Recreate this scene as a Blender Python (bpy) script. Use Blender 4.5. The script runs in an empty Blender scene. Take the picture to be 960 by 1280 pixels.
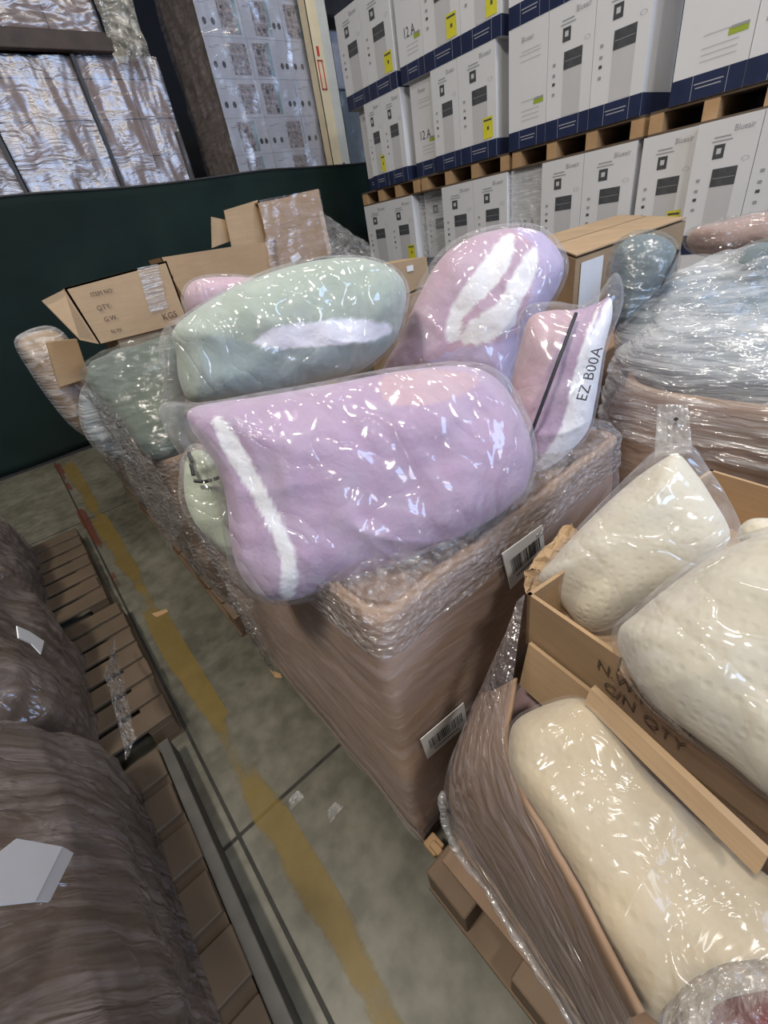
import bpy, bmesh, math, random
from mathutils import Vector, Matrix, noise, Quaternion
R = math.radians
C = bpy.context.scene.collection
sc = bpy.context.scene

# ---------------------------------------------------------------- camera, world, light, exposure
CAM = Vector((0, 0, 1.7)); F = 543.23
RT = Vector((0.74617, -0.64646, -0.15911)); DN = Vector((-0.46317, -0.33240, -0.82158)); FW = Vector((0.47823, 0.68673, -0.54745))
cd = bpy.data.cameras.new('camera'); cam = bpy.data.objects.new('camera', cd); C.objects.link(cam)
m = Matrix((RT, -DN, -FW)).transposed().to_4x4(); m.translation = CAM; cam.matrix_world = m
cd.sensor_fit = 'VERTICAL'; cd.sensor_height = 24; cd.lens = F/1280*24; cd.clip_start = .02
sc.camera = cam
sc.view_settings.view_transform = 'Standard'; sc.view_settings.look = 'None'
sc.view_settings.gamma = 1; sc.view_settings.use_curve_mapping = False
sc.view_settings.exposure = -0.36
w = bpy.data.worlds.new('world'); sc.world = w; w.use_nodes = True
w.node_tree.nodes['Background'].inputs[0].default_value = (.62, .66, .75, 1)
w.node_tree.nodes['Background'].inputs[1].default_value = .34
def area(name, loc, target, sx, sy, power, col):
    l = bpy.data.lights.new(name, 'AREA'); l.shape = 'RECTANGLE'; l.size = sx; l.size_y = sy; l.energy = power; l.color = col
    o = bpy.data.objects.new(name, l); C.objects.link(o); o.location = loc
    o.rotation_euler = (Vector(target)-Vector(loc)).to_track_quat('-Z', 'Y').to_euler(); return o
area('highbay_light', (-1.75, .4, 6.6), (.7, .5, .8), 1.0, .5, 330, (1, .93, .82))
area('highbay_light', (3.6, .9, 6.8), (1.6, .6, .8), 1.0, .5, 150, (1, .94, .86))
area('highbay_light', (1.3, 3.8, 6.8), (1.0, 3.8, 0), 1.0, .5, 60, (1, .94, .85))
area('highbay_light', (5.0, 5.6, 6.8), (5.0, 5.6, 0), 1.0, .5, 60, (1, .93, .82))
area('highbay_light', (.3, -3.4, 6.4), (.7, .8, .6), 1.0, .5, 170, (1, .94, .85))  # unseen lamp added behind the camera to brighten the tall carton's front
area('dock_daylight', (3.6, -7.0, 5.6), (3.0, 7.2, 3.4), 5.5, 2.4, 520, (.40, .60, 1.0))
area('dock_daylight', (1.4, -7.5, 3.2), (1.2, 1, 1.0), 2.4, 1.8, 170, (.80, .88, 1.0))
sc.cycles.transparent_max_bounces = 24
sc.cycles.max_bounces = 8

# ---------------------------------------------------------------- helpers: points
def ray(x, y): return (RT*(x-480)+DN*(y-640)+FW*F)/F
def at_z(x, y, z): d = ray(x, y); return CAM+d*((z-CAM.z)/d.z)
def at_y(x, y, c): d = ray(x, y); return CAM+d*(c/d.y)
def at_x(x, y, c): d = ray(x, y); return CAM+d*(c/d.x)
def at_d(x, y, dist): return CAM+ray(x, y).normalized()*dist
def cat_rom(pts, n, closed=True):
    P = [Vector(p) for p in pts]; k = len(P); out = []
    seg = k if closed else k-1
    for i in range(seg):
        p0, p1, p2, p3 = [P[(i+j) % k] if closed else P[min(max(i+j, 0), k-1)] for j in (-1, 0, 1, 2)]
        for q in range(12):
            t = q/12
            out.append(.5*((2*p1)+(p2-p0)*t+(2*p0-5*p1+4*p2-p3)*t*t+(3*p1-p0-3*p2+p3)*t**3))
    if not closed: out.append(P[-1])
    if closed: out.append(out[0])
    L = [0]
    for a, b in zip(out, out[1:]): L.append(L[-1]+(b-a).length)
    res = []; j = 0; cnt = n if closed else n-1
    for i in range(n):
        t = L[-1]*i/cnt
        while j < len(L)-2 and L[j+1] < t: j += 1
        res.append(out[j].lerp(out[j+1], (t-L[j])/max(L[j+1]-L[j], 1e-9)))
    return res
def fbm(p, o=3):
    s = 0; a = 1
    for i in range(o): s += a*noise.noise(p); p = p*2.1; a *= .5
    return s
# ---------------------------------------------------------------- helpers: objects
def tag(o, label=None, cat=None, group=None, kind=None):
    if label: o['label'] = label
    if cat: o['category'] = cat
    if group: o['group'] = group
    if kind: o['kind'] = kind
    return o
def empty(name, loc, rz=0, label=None, cat=None, group=None):
    o = bpy.data.objects.new(name, None); C.objects.link(o); o.location = loc; o.rotation_euler = (0, 0, rz); o.empty_display_size = .1
    return tag(o, label, cat, group)
class MB:
    def __init__(s): s.v = []; s.f = []; s.m = []
    def quad(s, a, b, c, d, mi=0):
        k = len(s.v); s.v += [Vector(a), Vector(b), Vector(c), Vector(d)]; s.f.append((k, k+1, k+2, k+3)); s.m.append(mi)
    def poly(s, pts, mi=0):
        k = len(s.v); s.v += [Vector(p) for p in pts]; s.f.append(tuple(range(k, k+len(pts)))); s.m.append(mi)
    def box(s, x0, x1, y0, y1, z0, z1, mi=0, mat=None):
        k = len(s.v); vs = [Vector((x, y, z)) for x in (x0, x1) for y in (y0, y1) for z in (z0, z1)]
        if mat: vs = [mat @ v for v in vs]
        s.v += vs
        for q in ((0, 1, 3, 2), (4, 6, 7, 5), (0, 4, 5, 1), (2, 3, 7, 6), (0, 2, 6, 4), (1, 5, 7, 3)): s.f.append(tuple(k+i for i in q)); s.m.append(mi)
    def slab(s, pts, n, t, mi=0):
        n = Vector(n).normalized()*t; a = [Vector(p) for p in pts]; b = [p+n for p in a]; N = len(a)
        s.poly(a[::-1], mi); s.poly(b, mi)
        for i in range(N): j = (i+1) % N; s.quad(a[i], a[j], b[j], b[i], mi)
    def tube(s, pts, r, n=8, mi=0):
        k = len(s.v); P = [Vector(p) for p in pts]
        for i, p in enumerate(P):
            t = (P[min(i+1, len(P)-1)]-P[max(i-1, 0)]).normalized(); u = t.orthogonal().normalized(); v = t.cross(u)
            if i: u = (pu-t*pu.dot(t)).normalized(); v = t.cross(u)
            pu = u; rr = r[i] if isinstance(r, (list, tuple)) else r
            for j in range(n): a = 2*math.pi*j/n; s.v.append(p+(u*math.cos(a)+v*math.sin(a))*rr)
        for i in range(len(P)-1):
            for j in range(n): a = k+i*n; s.f.append((a+j, a+(j+1) % n, a+n+(j+1) % n, a+n+j)); s.m.append(mi)
        s.f.append(tuple(k+j for j in range(n))[::-1]); s.f.append(tuple(k+(len(P)-1)*n+j for j in range(n))); s.m += [mi, mi]
    def grid(s, fn, nu, nv, mi=0, wrapu=False):
        k = len(s.v)
        cu = nu if wrapu else nu+1
        for j in range(nv+1):
            for i in range(cu): s.v.append(Vector(fn(i/nu, j/nv)))
        for j in range(nv):
            for i in range(nu):
                i2 = (i+1) % cu; s.f.append((k+j*cu+i, k+j*cu+i2, k+(j+1)*cu+i2, k+(j+1)*cu+i)); s.m.append(mi)
    def text(s, body, size, M, mi=0, align='CENTER'):
        c = bpy.data.curves.new('t', 'FONT'); c.body = body; c.size = size; c.align_x = align; c.align_y = 'CENTER'; c.resolution_u = 2
        o = bpy.data.objects.new('t', c); C.objects.link(o); dg = bpy.context.evaluated_depsgraph_get(); dg.update()
        me = bpy.data.meshes.new_from_object(o.evaluated_get(dg)); k = len(s.v)
        s.v += [M @ v.co for v in me.vertices]
        for p in me.polygons: s.f.append(tuple(k+i for i in p.vertices)); s.m.append(mi)
        bpy.data.objects.remove(o); bpy.data.curves.remove(c); bpy.data.meshes.remove(me)
    def build(s, name, mats, parent=None, smooth=False, origin=None, weld=0):
        if not isinstance(mats, (list, tuple)): mats = [mats]
        if origin is None:
            if parent is None and s.v:
                xs = [v.x for v in s.v]; ys = [v.y for v in s.v]; zs = [v.z for v in s.v]
                origin = Vector(((min(xs)+max(xs))/2, (min(ys)+max(ys))/2, min(zs)))
            else: origin = Vector((0, 0, 0))
        origin = Vector(origin)
        me = bpy.data.meshes.new(name); me.from_pydata([v-origin for v in s.v], [], s.f)
        for q in mats: me.materials.append(q)
        for p, i in zip(me.polygons, s.m): p.material_index = i; p.use_smooth = smooth
        o = bpy.data.objects.new(name, me); C.objects.link(o)
        if parent is None: o.location = origin
        else:
            o.parent = parent          # vertices are given in world space: undo the parent's own transform
            o.matrix_parent_inverse = Matrix.Identity(4)
            pm = wm(parent).inverted()
            if origin.length: o.matrix_local = pm @ Matrix.Translation(origin)
            else:
                me.transform(pm)
        me.update(); return o
def wm(o):
    m = o.matrix_basis.copy(); p = o.parent
    while p: m = p.matrix_basis @ m; p = p.parent
    return m
def bevel(o, wd=.004, seg=2):
    b = o.modifiers.new('bevel', 'BEVEL'); b.width = wd; b.segments = seg; b.limit_method = 'ANGLE'; return o
def copy_tree(o, parent=None):
    c = o.copy(); C.objects.link(c)
    c.parent = parent
    for ch in [q for q in list(C.objects) if q.parent == o]: copy_tree(ch, c)
    return c

# ---------------------------------------------------------------- materials
def mat(name):
    m = bpy.data.materials.new(name); m.use_nodes = True; nt = m.node_tree; return m, nt, nt.nodes['Principled BSDF']
def N(nt, t, **kw):
    n = nt.nodes.new(t)
    for k, v in kw.items():
        if k.startswith('i_'):
            key = k[2:]; key = int(key) if key.isdigit() else key.replace('_', ' ')
            n.inputs[key].default_value = v
        else: setattr(n, k, v)
    return n
def coords(nt, scale=(1, 1, 1), rot=(0, 0, 0), kind='Object'):
    tc = N(nt, 'ShaderNodeTexCoord'); mp = N(nt, 'ShaderNodeMapping'); mp.inputs['Scale'].default_value = scale; mp.inputs['Rotation'].default_value = rot
    nt.links.new(tc.outputs[kind], mp.inputs[0]); return mp.outputs[0]
def ramp(nt, src, stops):
    r = N(nt, 'ShaderNodeValToRGB'); e = r.color_ramp.elements
    while len(e) < len(stops): e.new(.5)
    for q, (p, c) in zip(e, stops): q.position = p; q.color = c if len(c) == 4 else (*c, 1)
    nt.links.new(src, r.inputs[0]); return r.outputs[0]
def mixc(nt, fac, a, b, blend='MIX'):
    m = N(nt, 'ShaderNodeMix', data_type='RGBA', blend_type=blend)
    for s, v in ((m.inputs[0], fac), (m.inputs[6], a), (m.inputs[7], b)):
        if hasattr(v, 'is_output'): nt.links.new(v, s)
        elif isinstance(v, (int, float)): s.default_value = v
        else: s.default_value = (*v[:3], 1)
    return m.outputs[2]
def bump(nt, h, strength, dist=.01, normal=None):
    b = N(nt, 'ShaderNodeBump'); b.inputs['Strength'].default_value = strength; b.inputs['Distance'].default_value = dist
    nt.links.new(h, b.inputs['Height'])
    if normal: nt.links.new(normal, b.inputs['Normal'])
    return b.outputs[0]
def simple(name, col, rough=.6, var=.12, scale=6, metallic=0, bmp=0):
    m, nt, b = mat(name); v = coords(nt); n = N(nt, 'ShaderNodeTexNoise'); n.inputs['Scale'].default_value = scale; n.inputs['Detail'].default_value = 5
    nt.links.new(v, n.inputs[0])
    c = ramp(nt, n.outputs[0], [(.3, [k*(1-var) for k in col]), (.7, [min(1, k*(1+var)) for k in col])])
    nt.links.new(c, b.inputs['Base Color']); b.inputs['Roughness'].default_value = rough; b.inputs['Metallic'].default_value = metallic
    if bmp: nt.links.new(bump(nt, n.outputs[0], bmp), b.inputs['Normal'])
    return m
def cardboard(name, col, rough=.75):
    m, nt, b = mat(name); v = coords(nt, (1, 1, 1)); n = N(nt, 'ShaderNodeTexNoise', i_Scale=3.5, i_Detail=6.0, i_Roughness=.6)
    nt.links.new(v, n.inputs[0])
    v2 = coords(nt, (6, 6, 220)); f = N(nt, 'ShaderNodeTexNoise', i_Scale=1.0, i_Detail=2.0); nt.links.new(v2, f.inputs[0])
    c = ramp(nt, n.outputs[0], [(.25, [k*.8 for k in col]), (.75, [min(1, k*1.15) for k in col])])
    c = mixc(nt, .25, c, ramp(nt, f.outputs[0], [(.4, [k*.8 for k in col]), (.6, [min(1, k*1.1) for k in col])]))
    nt.links.new(c, b.inputs['Base Color']); b.inputs['Roughness'].default_value = rough
    nt.links.new(bump(nt, n.outputs[0], .3, .01), b.inputs['Normal']); return m
def film(name, haze=.12,  gloss=.5, rough=.12, scale=(4, 4, 18), nscale=4, bstr=.8, tint=(1, 1, 1), hazecol=(.8, .82, .86), hazevar=.6, dist=.02, vor=0, ridge=0):
    m, nt, b = mat(name); nt.nodes.remove(b); out = nt.nodes['Material Output']
    v = coords(nt, scale)
    wn = N(nt, 'ShaderNodeTexNoise', i_Scale=1.3, i_Detail=2.0); nt.links.new(coords(nt, (1.5, 1.5, 1.5)), wn.inputs[0])
    wv = N(nt, 'ShaderNodeVectorMath', operation='MULTIPLY_ADD'); nt.links.new(wn.outputs[1], wv.inputs[0]); wv.inputs[1].default_value = (1.5, 1.5, 1.5); nt.links.new(v, wv.inputs[2])
    n = N(nt, 'ShaderNodeTexNoise', i_Scale=float(nscale), i_Detail=3.0, i_Roughness=.55, i_Distortion=.6); nt.links.new(wv.outputs[0], n.inputs[0])
    h = n.outputs[0]
    if ridge:
        n.inputs['Detail'].default_value = 1.0
        sb = N(nt, 'ShaderNodeMath', operation='SUBTRACT'); nt.links.new(h, sb.inputs[0]); sb.inputs[1].default_value = .5
        ab = N(nt, 'ShaderNodeMath', operation='ABSOLUTE'); nt.links.new(sb.outputs[0], ab.inputs[0])
        po = N(nt, 'ShaderNodeMath', operation='MULTIPLY', use_clamp=True); nt.links.new(ab.outputs[0], po.inputs[0]); po.inputs[1].default_value = ridge
        sq = N(nt, 'ShaderNodeMath', operation='POWER'); nt.links.new(po.outputs[0], sq.inputs[0]); sq.inputs[1].default_value = .5
        n9 = N(nt, 'ShaderNodeTexNoise', i_Scale=1.2, i_Detail=2.0); nt.links.new(wv.outputs[0], n9.inputs[0])
        a9 = N(nt, 'ShaderNodeMath', operation='MULTIPLY_ADD'); nt.links.new(n9.outputs[0], a9.inputs[0]); a9.inputs[1].default_value = 1.6; nt.links.new(sq.outputs[0], a9.inputs[2]); h = a9.outputs[0]
    if vor:
        vo = N(nt, 'ShaderNodeTexVoronoi', i_Scale=float(vor)); nt.links.new(wv.outputs[0], vo.inputs[0])
        ma = N(nt, 'ShaderNodeMath', operation='ADD'); nt.links.new(h, ma.inputs[0]); nt.links.new(vo.outputs[0], ma.inputs[1]); h = ma.outputs[0]
    nb = bump(nt, h, bstr, dist)
    g = N(nt, 'ShaderNodeBsdfGlossy'); g.inputs['Roughness'].default_value = rough; nt.links.new(nb, g.inputs['Normal']); g.inputs['Color'].default_value = (1, 1, 1, 1)
    t = N(nt, 'ShaderNodeBsdfTransparent'); t.inputs['Color'].default_value = (*tint, 1)
    d = N(nt, 'ShaderNodeBsdfDiffuse'); d.inputs['Color'].default_value = (*hazecol, 1); nt.links.new(nb, d.inputs['Normal'])
    hz = N(nt, 'ShaderNodeTexNoise', i_Scale=2.2, i_Detail=4.0); nt.links.new(wv.outputs[0], hz.inputs[0])
    hr = N(nt, 'ShaderNodeMapRange'); nt.links.new(hz.outputs[0], hr.inputs[0]); hr.inputs[1].default_value = .35; hr.inputs[2].default_value = .7
    hr.inputs[3].default_value = haze*(1-hazevar); hr.inputs[4].default_value = haze*(1+hazevar)
    m1 = N(nt, 'ShaderNodeMixShader'); nt.links.new(hr.outputs[0], m1.inputs[0]); nt.links.new(t.outputs[0], m1.inputs[1]); nt.links.new(d.outputs[0], m1.inputs[2])
    lw = N(nt, 'ShaderNodeLayerWeight'); lw.inputs['Blend'].default_value = .5
    pw = N(nt, 'ShaderNodeMath', operation='POWER', use_clamp=True); nt.links.new(lw.outputs['Facing'], pw.inputs[0]); pw.inputs[1].default_value = 3.5
    mr = N(nt, 'ShaderNodeMath', operation='MULTIPLY', use_clamp=True); nt.links.new(pw.outputs[0], mr.inputs[0]); mr.inputs[1].default_value = .22*gloss
    ad = N(nt, 'ShaderNodeMath', operation='ADD', use_clamp=True); nt.links.new(mr.outputs[0], ad.inputs[0]); ad.inputs[1].default_value = .085*gloss
    hz2 = N(nt, 'ShaderNodeMath', operation='MULTIPLY_ADD', use_clamp=True); nt.links.new(pw.outputs[0], hz2.inputs[0]); hz2.inputs[1].default_value = haze*1.2; nt.links.new(hr.outputs[0], hz2.inputs[2]); nt.links.new(hz2.outputs[0], m1.inputs[0])
    m2 = N(nt, 'ShaderNodeMixShader'); nt.links.new(ad.outputs[0], m2.inputs[0]); nt.links.new(m1.outputs[0], m2.inputs[1]); nt.links.new(g.outputs[0], m2.inputs[2])
    nt.links.new(m2.outputs[0], out.inputs[0]); return m
def plush(name, col, white=(.86, .86, .86), second=None, quilt=0, rough=.9, fuzz=.5):
    m, nt, b = mat(name); v = coords(nt); n = N(nt, 'ShaderNodeTexNoise', i_Scale=5.0, i_Detail=6.0); nt.links.new(v, n.inputs[0])
    c = ramp(nt, n.outputs[0], [(.3, [k*.9 for k in col]), (.7, [min(1, k*1.06) for k in col])])
    a = N(nt, 'ShaderNodeAttribute'); a.attribute_name = 'pat'; sp = N(nt, 'ShaderNodeSeparateColor'); nt.links.new(a.outputs['Color'], sp.inputs[0])
    if second: c = mixc(nt, sp.outputs[1], c, second)
    c = mixc(nt, sp.outputs[0], c, white)
    nt.links.new(c, b.inputs['Base Color']); b.inputs['Roughness'].default_value = rough
    b.inputs['Sheen Weight'].default_value = .25; b.inputs['Sheen Roughness'].default_value = .5
    f = N(nt, 'ShaderNodeTexNoise', i_Scale=90.0, i_Detail=3.0); nt.links.new(v, f.inputs[0]); nb = bump(nt, f.outputs[0], fuzz, .004)
    if quilt:
        vo = N(nt, 'ShaderNodeTexVoronoi', i_Scale=float(quilt), i_Randomness=.25); nt.links.new(v, vo.inputs[0])
        nb = bump(nt, ramp(nt, vo.outputs[0], [(0, (0, 0, 0)), (.45, (1, 1, 1))]), .32, .004, nb)
    nt.links.new(nb, b.inputs['Normal']); return m

M = {}
M['card'] = cardboard('corrugated_cardboard', (.40, .27, .155))
M['card_light'] = cardboard('light_cardboard', (.44, .305, .18))
M['card_dark'] = cardboard('kraft_board', (.31, .205, .135))
M['card_brown'] = cardboard('brown_gaylord_board', (.40, .265, .175))
M['card_shaded'] = cardboard('shaded_kraft_board', (.085, .057, .04))  # kraft board darkened: the left loads' shade is put into its colour
M['ink'] = simple('black_ink', (.03, .03, .035), .6)
M['ink_brown'] = simple('faded_print_ink', (.11, .075, .055), .7)
M['paper'] = simple('label_paper', (.78, .78, .78), .5, .04)
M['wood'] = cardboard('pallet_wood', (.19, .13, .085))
M['wood_dark'] = cardboard('shaded_pallet_wood', (.10, .07, .045))  # darker copy of the pallet wood, colour carries the left row's shade
M['wood_new'] = cardboard('fresh_pallet_wood', (.46, .29, .15))
M['white'] = simple('white_box_print', (.70, .71, .74), .42, .04, 2)
M['white_side'] = simple('white_box_side', (.62, .65, .74), .42, .04, 2)
M['navy'] = simple('navy_print', (.018, .027, .075), .4, .2)
M['grey_print'] = simple('light_grey_print', (.56, .56, .58), .45, .03)
M['dark_print'] = simple('dark_grey_print', (.075, .08, .09), .4, .2, 20)
M['text_print'] = simple('grey_text_print', (.33, .34, .37), .5, .1)
M['yellow'] = simple('yellow_sticker', (.72, .68, .05), .45, .1)
M['green'] = simple('green_label', (.35, .45, .05), .45, .1)
M['teal'] = simple('teal_print', (.22, .34, .38), .5, .2, 12)
M['photo_print'] = simple('mottled_picture_print', (.30, .27, .29), .5, .75, 22)
M['rose_print'] = simple('rose_print', (.42, .26, .27), .5, .5, 20)
M['pack_white'] = simple('printed_carton_white', (.52, .54, .62), .5, .08, 3)
M['pack_side'] = simple('printed_carton_brown_side', (.27, .235, .21), .6, .3, 5)
M['fence'] = None
M['steel'] = simple('dark_steel', (.03, .03, .035), .5, .2, 8)
M['rack_cream'] = simple('cream_rack_paint', (.80, .68, .45), .45, .06)
M['rack_side'] = simple('pale_rack_paint', (.62, .62, .56), .45, .06)
M['red'] = simple('red_print', (.55, .06, .04), .5, .1)
M['brown_beam'] = simple('brown_rack_beam', (.055, .035, .025), .6, .3)
M['film'] = film('stretch_film', .20, .7, .14, (2.5, 2.5, 12), 2.5, .5, hazecol=(.66, .56, .56))
M['film_crinkle'] = film('crinkled_stretch_film', .22, .9, .12, (14, 14, 26), 3, 1.0, dist=.02, hazecol=(.6, .58, .58), vor=3)
M['film_clear'] = film('clear_poly_bag', .10, .68, .12, (7, 3, 3.5), 1.3, .7, dist=.02, ridge=5)
M['film_fine'] = film('finely_wrinkled_film', .10, 1.0, .10, (5, 5, 22), 2.2, 1.0, dist=.02, hazecol=(.45, .5, .47), vor=2)
M['film_shine'] = film('shiny_wrinkled_film', .07, 1.0, .10, (7, 7, 26), 2.0, .9, dist=.02, hazecol=(.5, .52, .52), ridge=5)
M['film_streak'] = film('streaky_stretch_film', .26, .9, .14, (2, 2, 30), 2.5, 1.0, dist=.02)
M['film_side'] = film('taut_stretch_film', .20, 1.7, .18, (4, .7, 18), 2.0, .8, dist=.04, hazecol=(.55, .48, .5))
M['film_back'] = film('rack_stretch_film', .10, 1.9, .30, (.8, .8, 6), 1.8, .6, dist=.03, hazecol=(.5, .48, .55))
M['film_milky'] = film('milky_poly_bag', .38, .7, .14, (5, 5, 5), 2.0, .8, dist=.02, hazecol=(.72, .74, .75))
M['film_left'] = film('loose_shaded_film', .30, .7, .22, (3, 9, .9), 2.5, 1.0, dist=.03, hazecol=(.26, .22, .21), hazevar=.9)  # haze colour darkened to hold the shade on the left loads
LAV = (.44, .315, .46)
M['lavender'] = plush('lavender_plush', LAV, (.86, .86, .90), second=(.54, .37, .43))
M['lavender_pink'] = plush('dusty_lavender_plush', (.53, .37, .48), (.86, .86, .88), second=(.50, .42, .62))
M['sage'] = plush('sage_plush', (.38, .44, .37), (.88, .88, .95), second=(.29, .36, .35))
M['pale_green'] = plush('pale_green_plush', (.55, .62, .48), (.6, .6, .6))
M['cream'] = plush('cream_knit', (.66, .62, .51), quilt=62, fuzz=.2)
M['cream_warm'] = plush('warm_cream_knit', (.50, .42, .295), quilt=52, fuzz=.2)
M['greygreen'] = plush('grey_green_fabric', (.11, .135, .11), fuzz=.2)
M['slate'] = plush('slate_blue_fabric', (.15, .20, .23), fuzz=.3)
M['blush'] = plush('blush_fabric', (.42, .30, .27), fuzz=.3)
M['crimson'] = plush('crimson_fabric', (.22, .008, .02), fuzz=.3)
M['mauve'] = plush('mauve_fabric', (.30, .17, .17), fuzz=.3)

def fence_mat():
    m, nt, b = mat('green_mesh_tarp'); v = coords(nt, (1, 1, 1))
    n = N(nt, 'ShaderNodeTexNoise', i_Scale=1.2, i_Detail=4.0); nt.links.new(v, n.inputs[0])
    wv = N(nt, 'ShaderNodeTexWave', i_Scale=60.0, bands_direction='Z'); nt.links.new(v, wv.inputs[0])
    c = ramp(nt, n.outputs[0], [(.3, (.004, .011, .010)), (.7, (.008, .022, .019))])
    nt.links.new(c, b.inputs['Base Color']); b.inputs['Roughness'].default_value = .8; b.inputs['Specular IOR Level'].default_value = .25
    nt.links.new(bump(nt, wv.outputs[0], .2, .002, bump(nt, n.outputs[0], .5, .05)), b.inputs['Normal']); return m
M['fence'] = fence_mat()
def floor_mat():
    m, nt, b = mat('stained_concrete'); v = coords(nt)
    n = N(nt, 'ShaderNodeTexNoise', i_Scale=1.1, i_Detail=8.0, i_Roughness=.65, i_Distortion=.4); nt.links.new(v, n.inputs[0])
    c = ramp(nt, n.outputs[0], [(.28, (.055, .050, .036)), (.5, (.125, .117, .086)), (.68, (.20, .19, .145))])
    n2 = N(nt, 'ShaderNodeTexNoise', i_Scale=14.0, i_Detail=6.0); nt.links.new(v, n2.inputs[0])
    c = mixc(nt, .35, c, ramp(nt, n2.outputs[0], [(.35, (.06, .06, .05)), (.65, (.21, .205, .17))]))
    v3 = N(nt, 'ShaderNodeTexVoronoi', i_Scale=2.6, feature='DISTANCE_TO_EDGE'); nt.links.new(v, v3.inputs[0])
    nt.links.new(c, b.inputs['Base Color'])
    r = N(nt, 'ShaderNodeMapRange'); nt.links.new(n.outputs[0], r.inputs[0]); r.inputs[3].default_value = .35; r.inputs[4].default_value = .65
    nt.links.new(r.outputs[0], b.inputs['Roughness']); nt.links.new(bump(nt, n2.outputs[0], .15, .01), b.inputs['Normal']); return m
M['floor'] = floor_mat()
def paint_mat(name, col, cov):
    m, nt, b = mat(name); out = nt.nodes['Material Output']
    v = coords(nt, (1, .45, 1), kind='Object'); n = N(nt, 'ShaderNodeTexNoise', i_Scale=11.0, i_Detail=8.0, i_Roughness=.75); nt.links.new(v, n.inputs[0])
    n2 = N(nt, 'ShaderNodeTexNoise', i_Scale=2.6, i_Detail=2.0); nt.links.new(v, n2.inputs[0])
    ad = N(nt, 'ShaderNodeMath', operation='ADD'); nt.links.new(n.outputs[0], ad.inputs[0]); m2_ = N(nt, 'ShaderNodeMapRange'); nt.links.new(n2.outputs[0], m2_.inputs[0]); m2_.inputs[1].default_value = .32; m2_.inputs[2].default_value = .62; nt.links.new(m2_.outputs[0], ad.inputs[1])
    gr = N(nt, 'ShaderNodeTexCoord'); sx = N(nt, 'ShaderNodeSeparateXYZ'); nt.links.new(gr.outputs['Generated'], sx.inputs[0])
    e = ramp(nt, sx.outputs[0], [(0, (0, 0, 0)), (.35, (1, 1, 1)), (.65, (1, 1, 1)), (1, (0, 0, 0))])
    mu = N(nt, 'ShaderNodeMath', operation='MULTIPLY_ADD'); nt.links.new(e, mu.inputs[0]); mu.inputs[1].default_value = .35; nt.links.new(ad.outputs[0], mu.inputs[2]); dv = N(nt, 'ShaderNodeMath', operation='DIVIDE'); nt.links.new(mu.outputs[0], dv.inputs[0]); dv.inputs[1].default_value = 1.6; mu = dv
    f = ramp(nt, mu.outputs[0], [(cov/1.6, (0, 0, 0)), (cov/1.6+.12, (1, 1, 1))])
    b.inputs['Roughness'].default_value = .5
    nt.links.new(mixc(nt, n.outputs[0], [k*.6 for k in col], col), b.inputs['Base Color'])
    t = N(nt, 'ShaderNodeBsdfTransparent'); x = N(nt, 'ShaderNodeMixShader')
    mm = N(nt, 'ShaderNodeMath', operation='MULTIPLY'); nt.links.new(f, mm.inputs[0]); mm.inputs[1].default_value = .55
    nt.links.new(mm.outputs[0], x.inputs[0]); nt.links.new(t.outputs[0], x.inputs[1]); nt.links.new(b.outputs[0], x.inputs[2]); nt.links.new(x.outputs[0], out.inputs[0]); return m
M['line_yellow'] = paint_mat('worn_yellow_paint', (.32, .215, .045), 1.06)
M['line_red'] = paint_mat('worn_red_paint', (.20, .05, .03), 1.35)
M['joint'] = simple('floor_joint_fill', (.028, .026, .022), .8, .3, 20)
M['wall'] = simple('warehouse_wall', (.05, .052, .06), .8, .1, 1)

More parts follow.
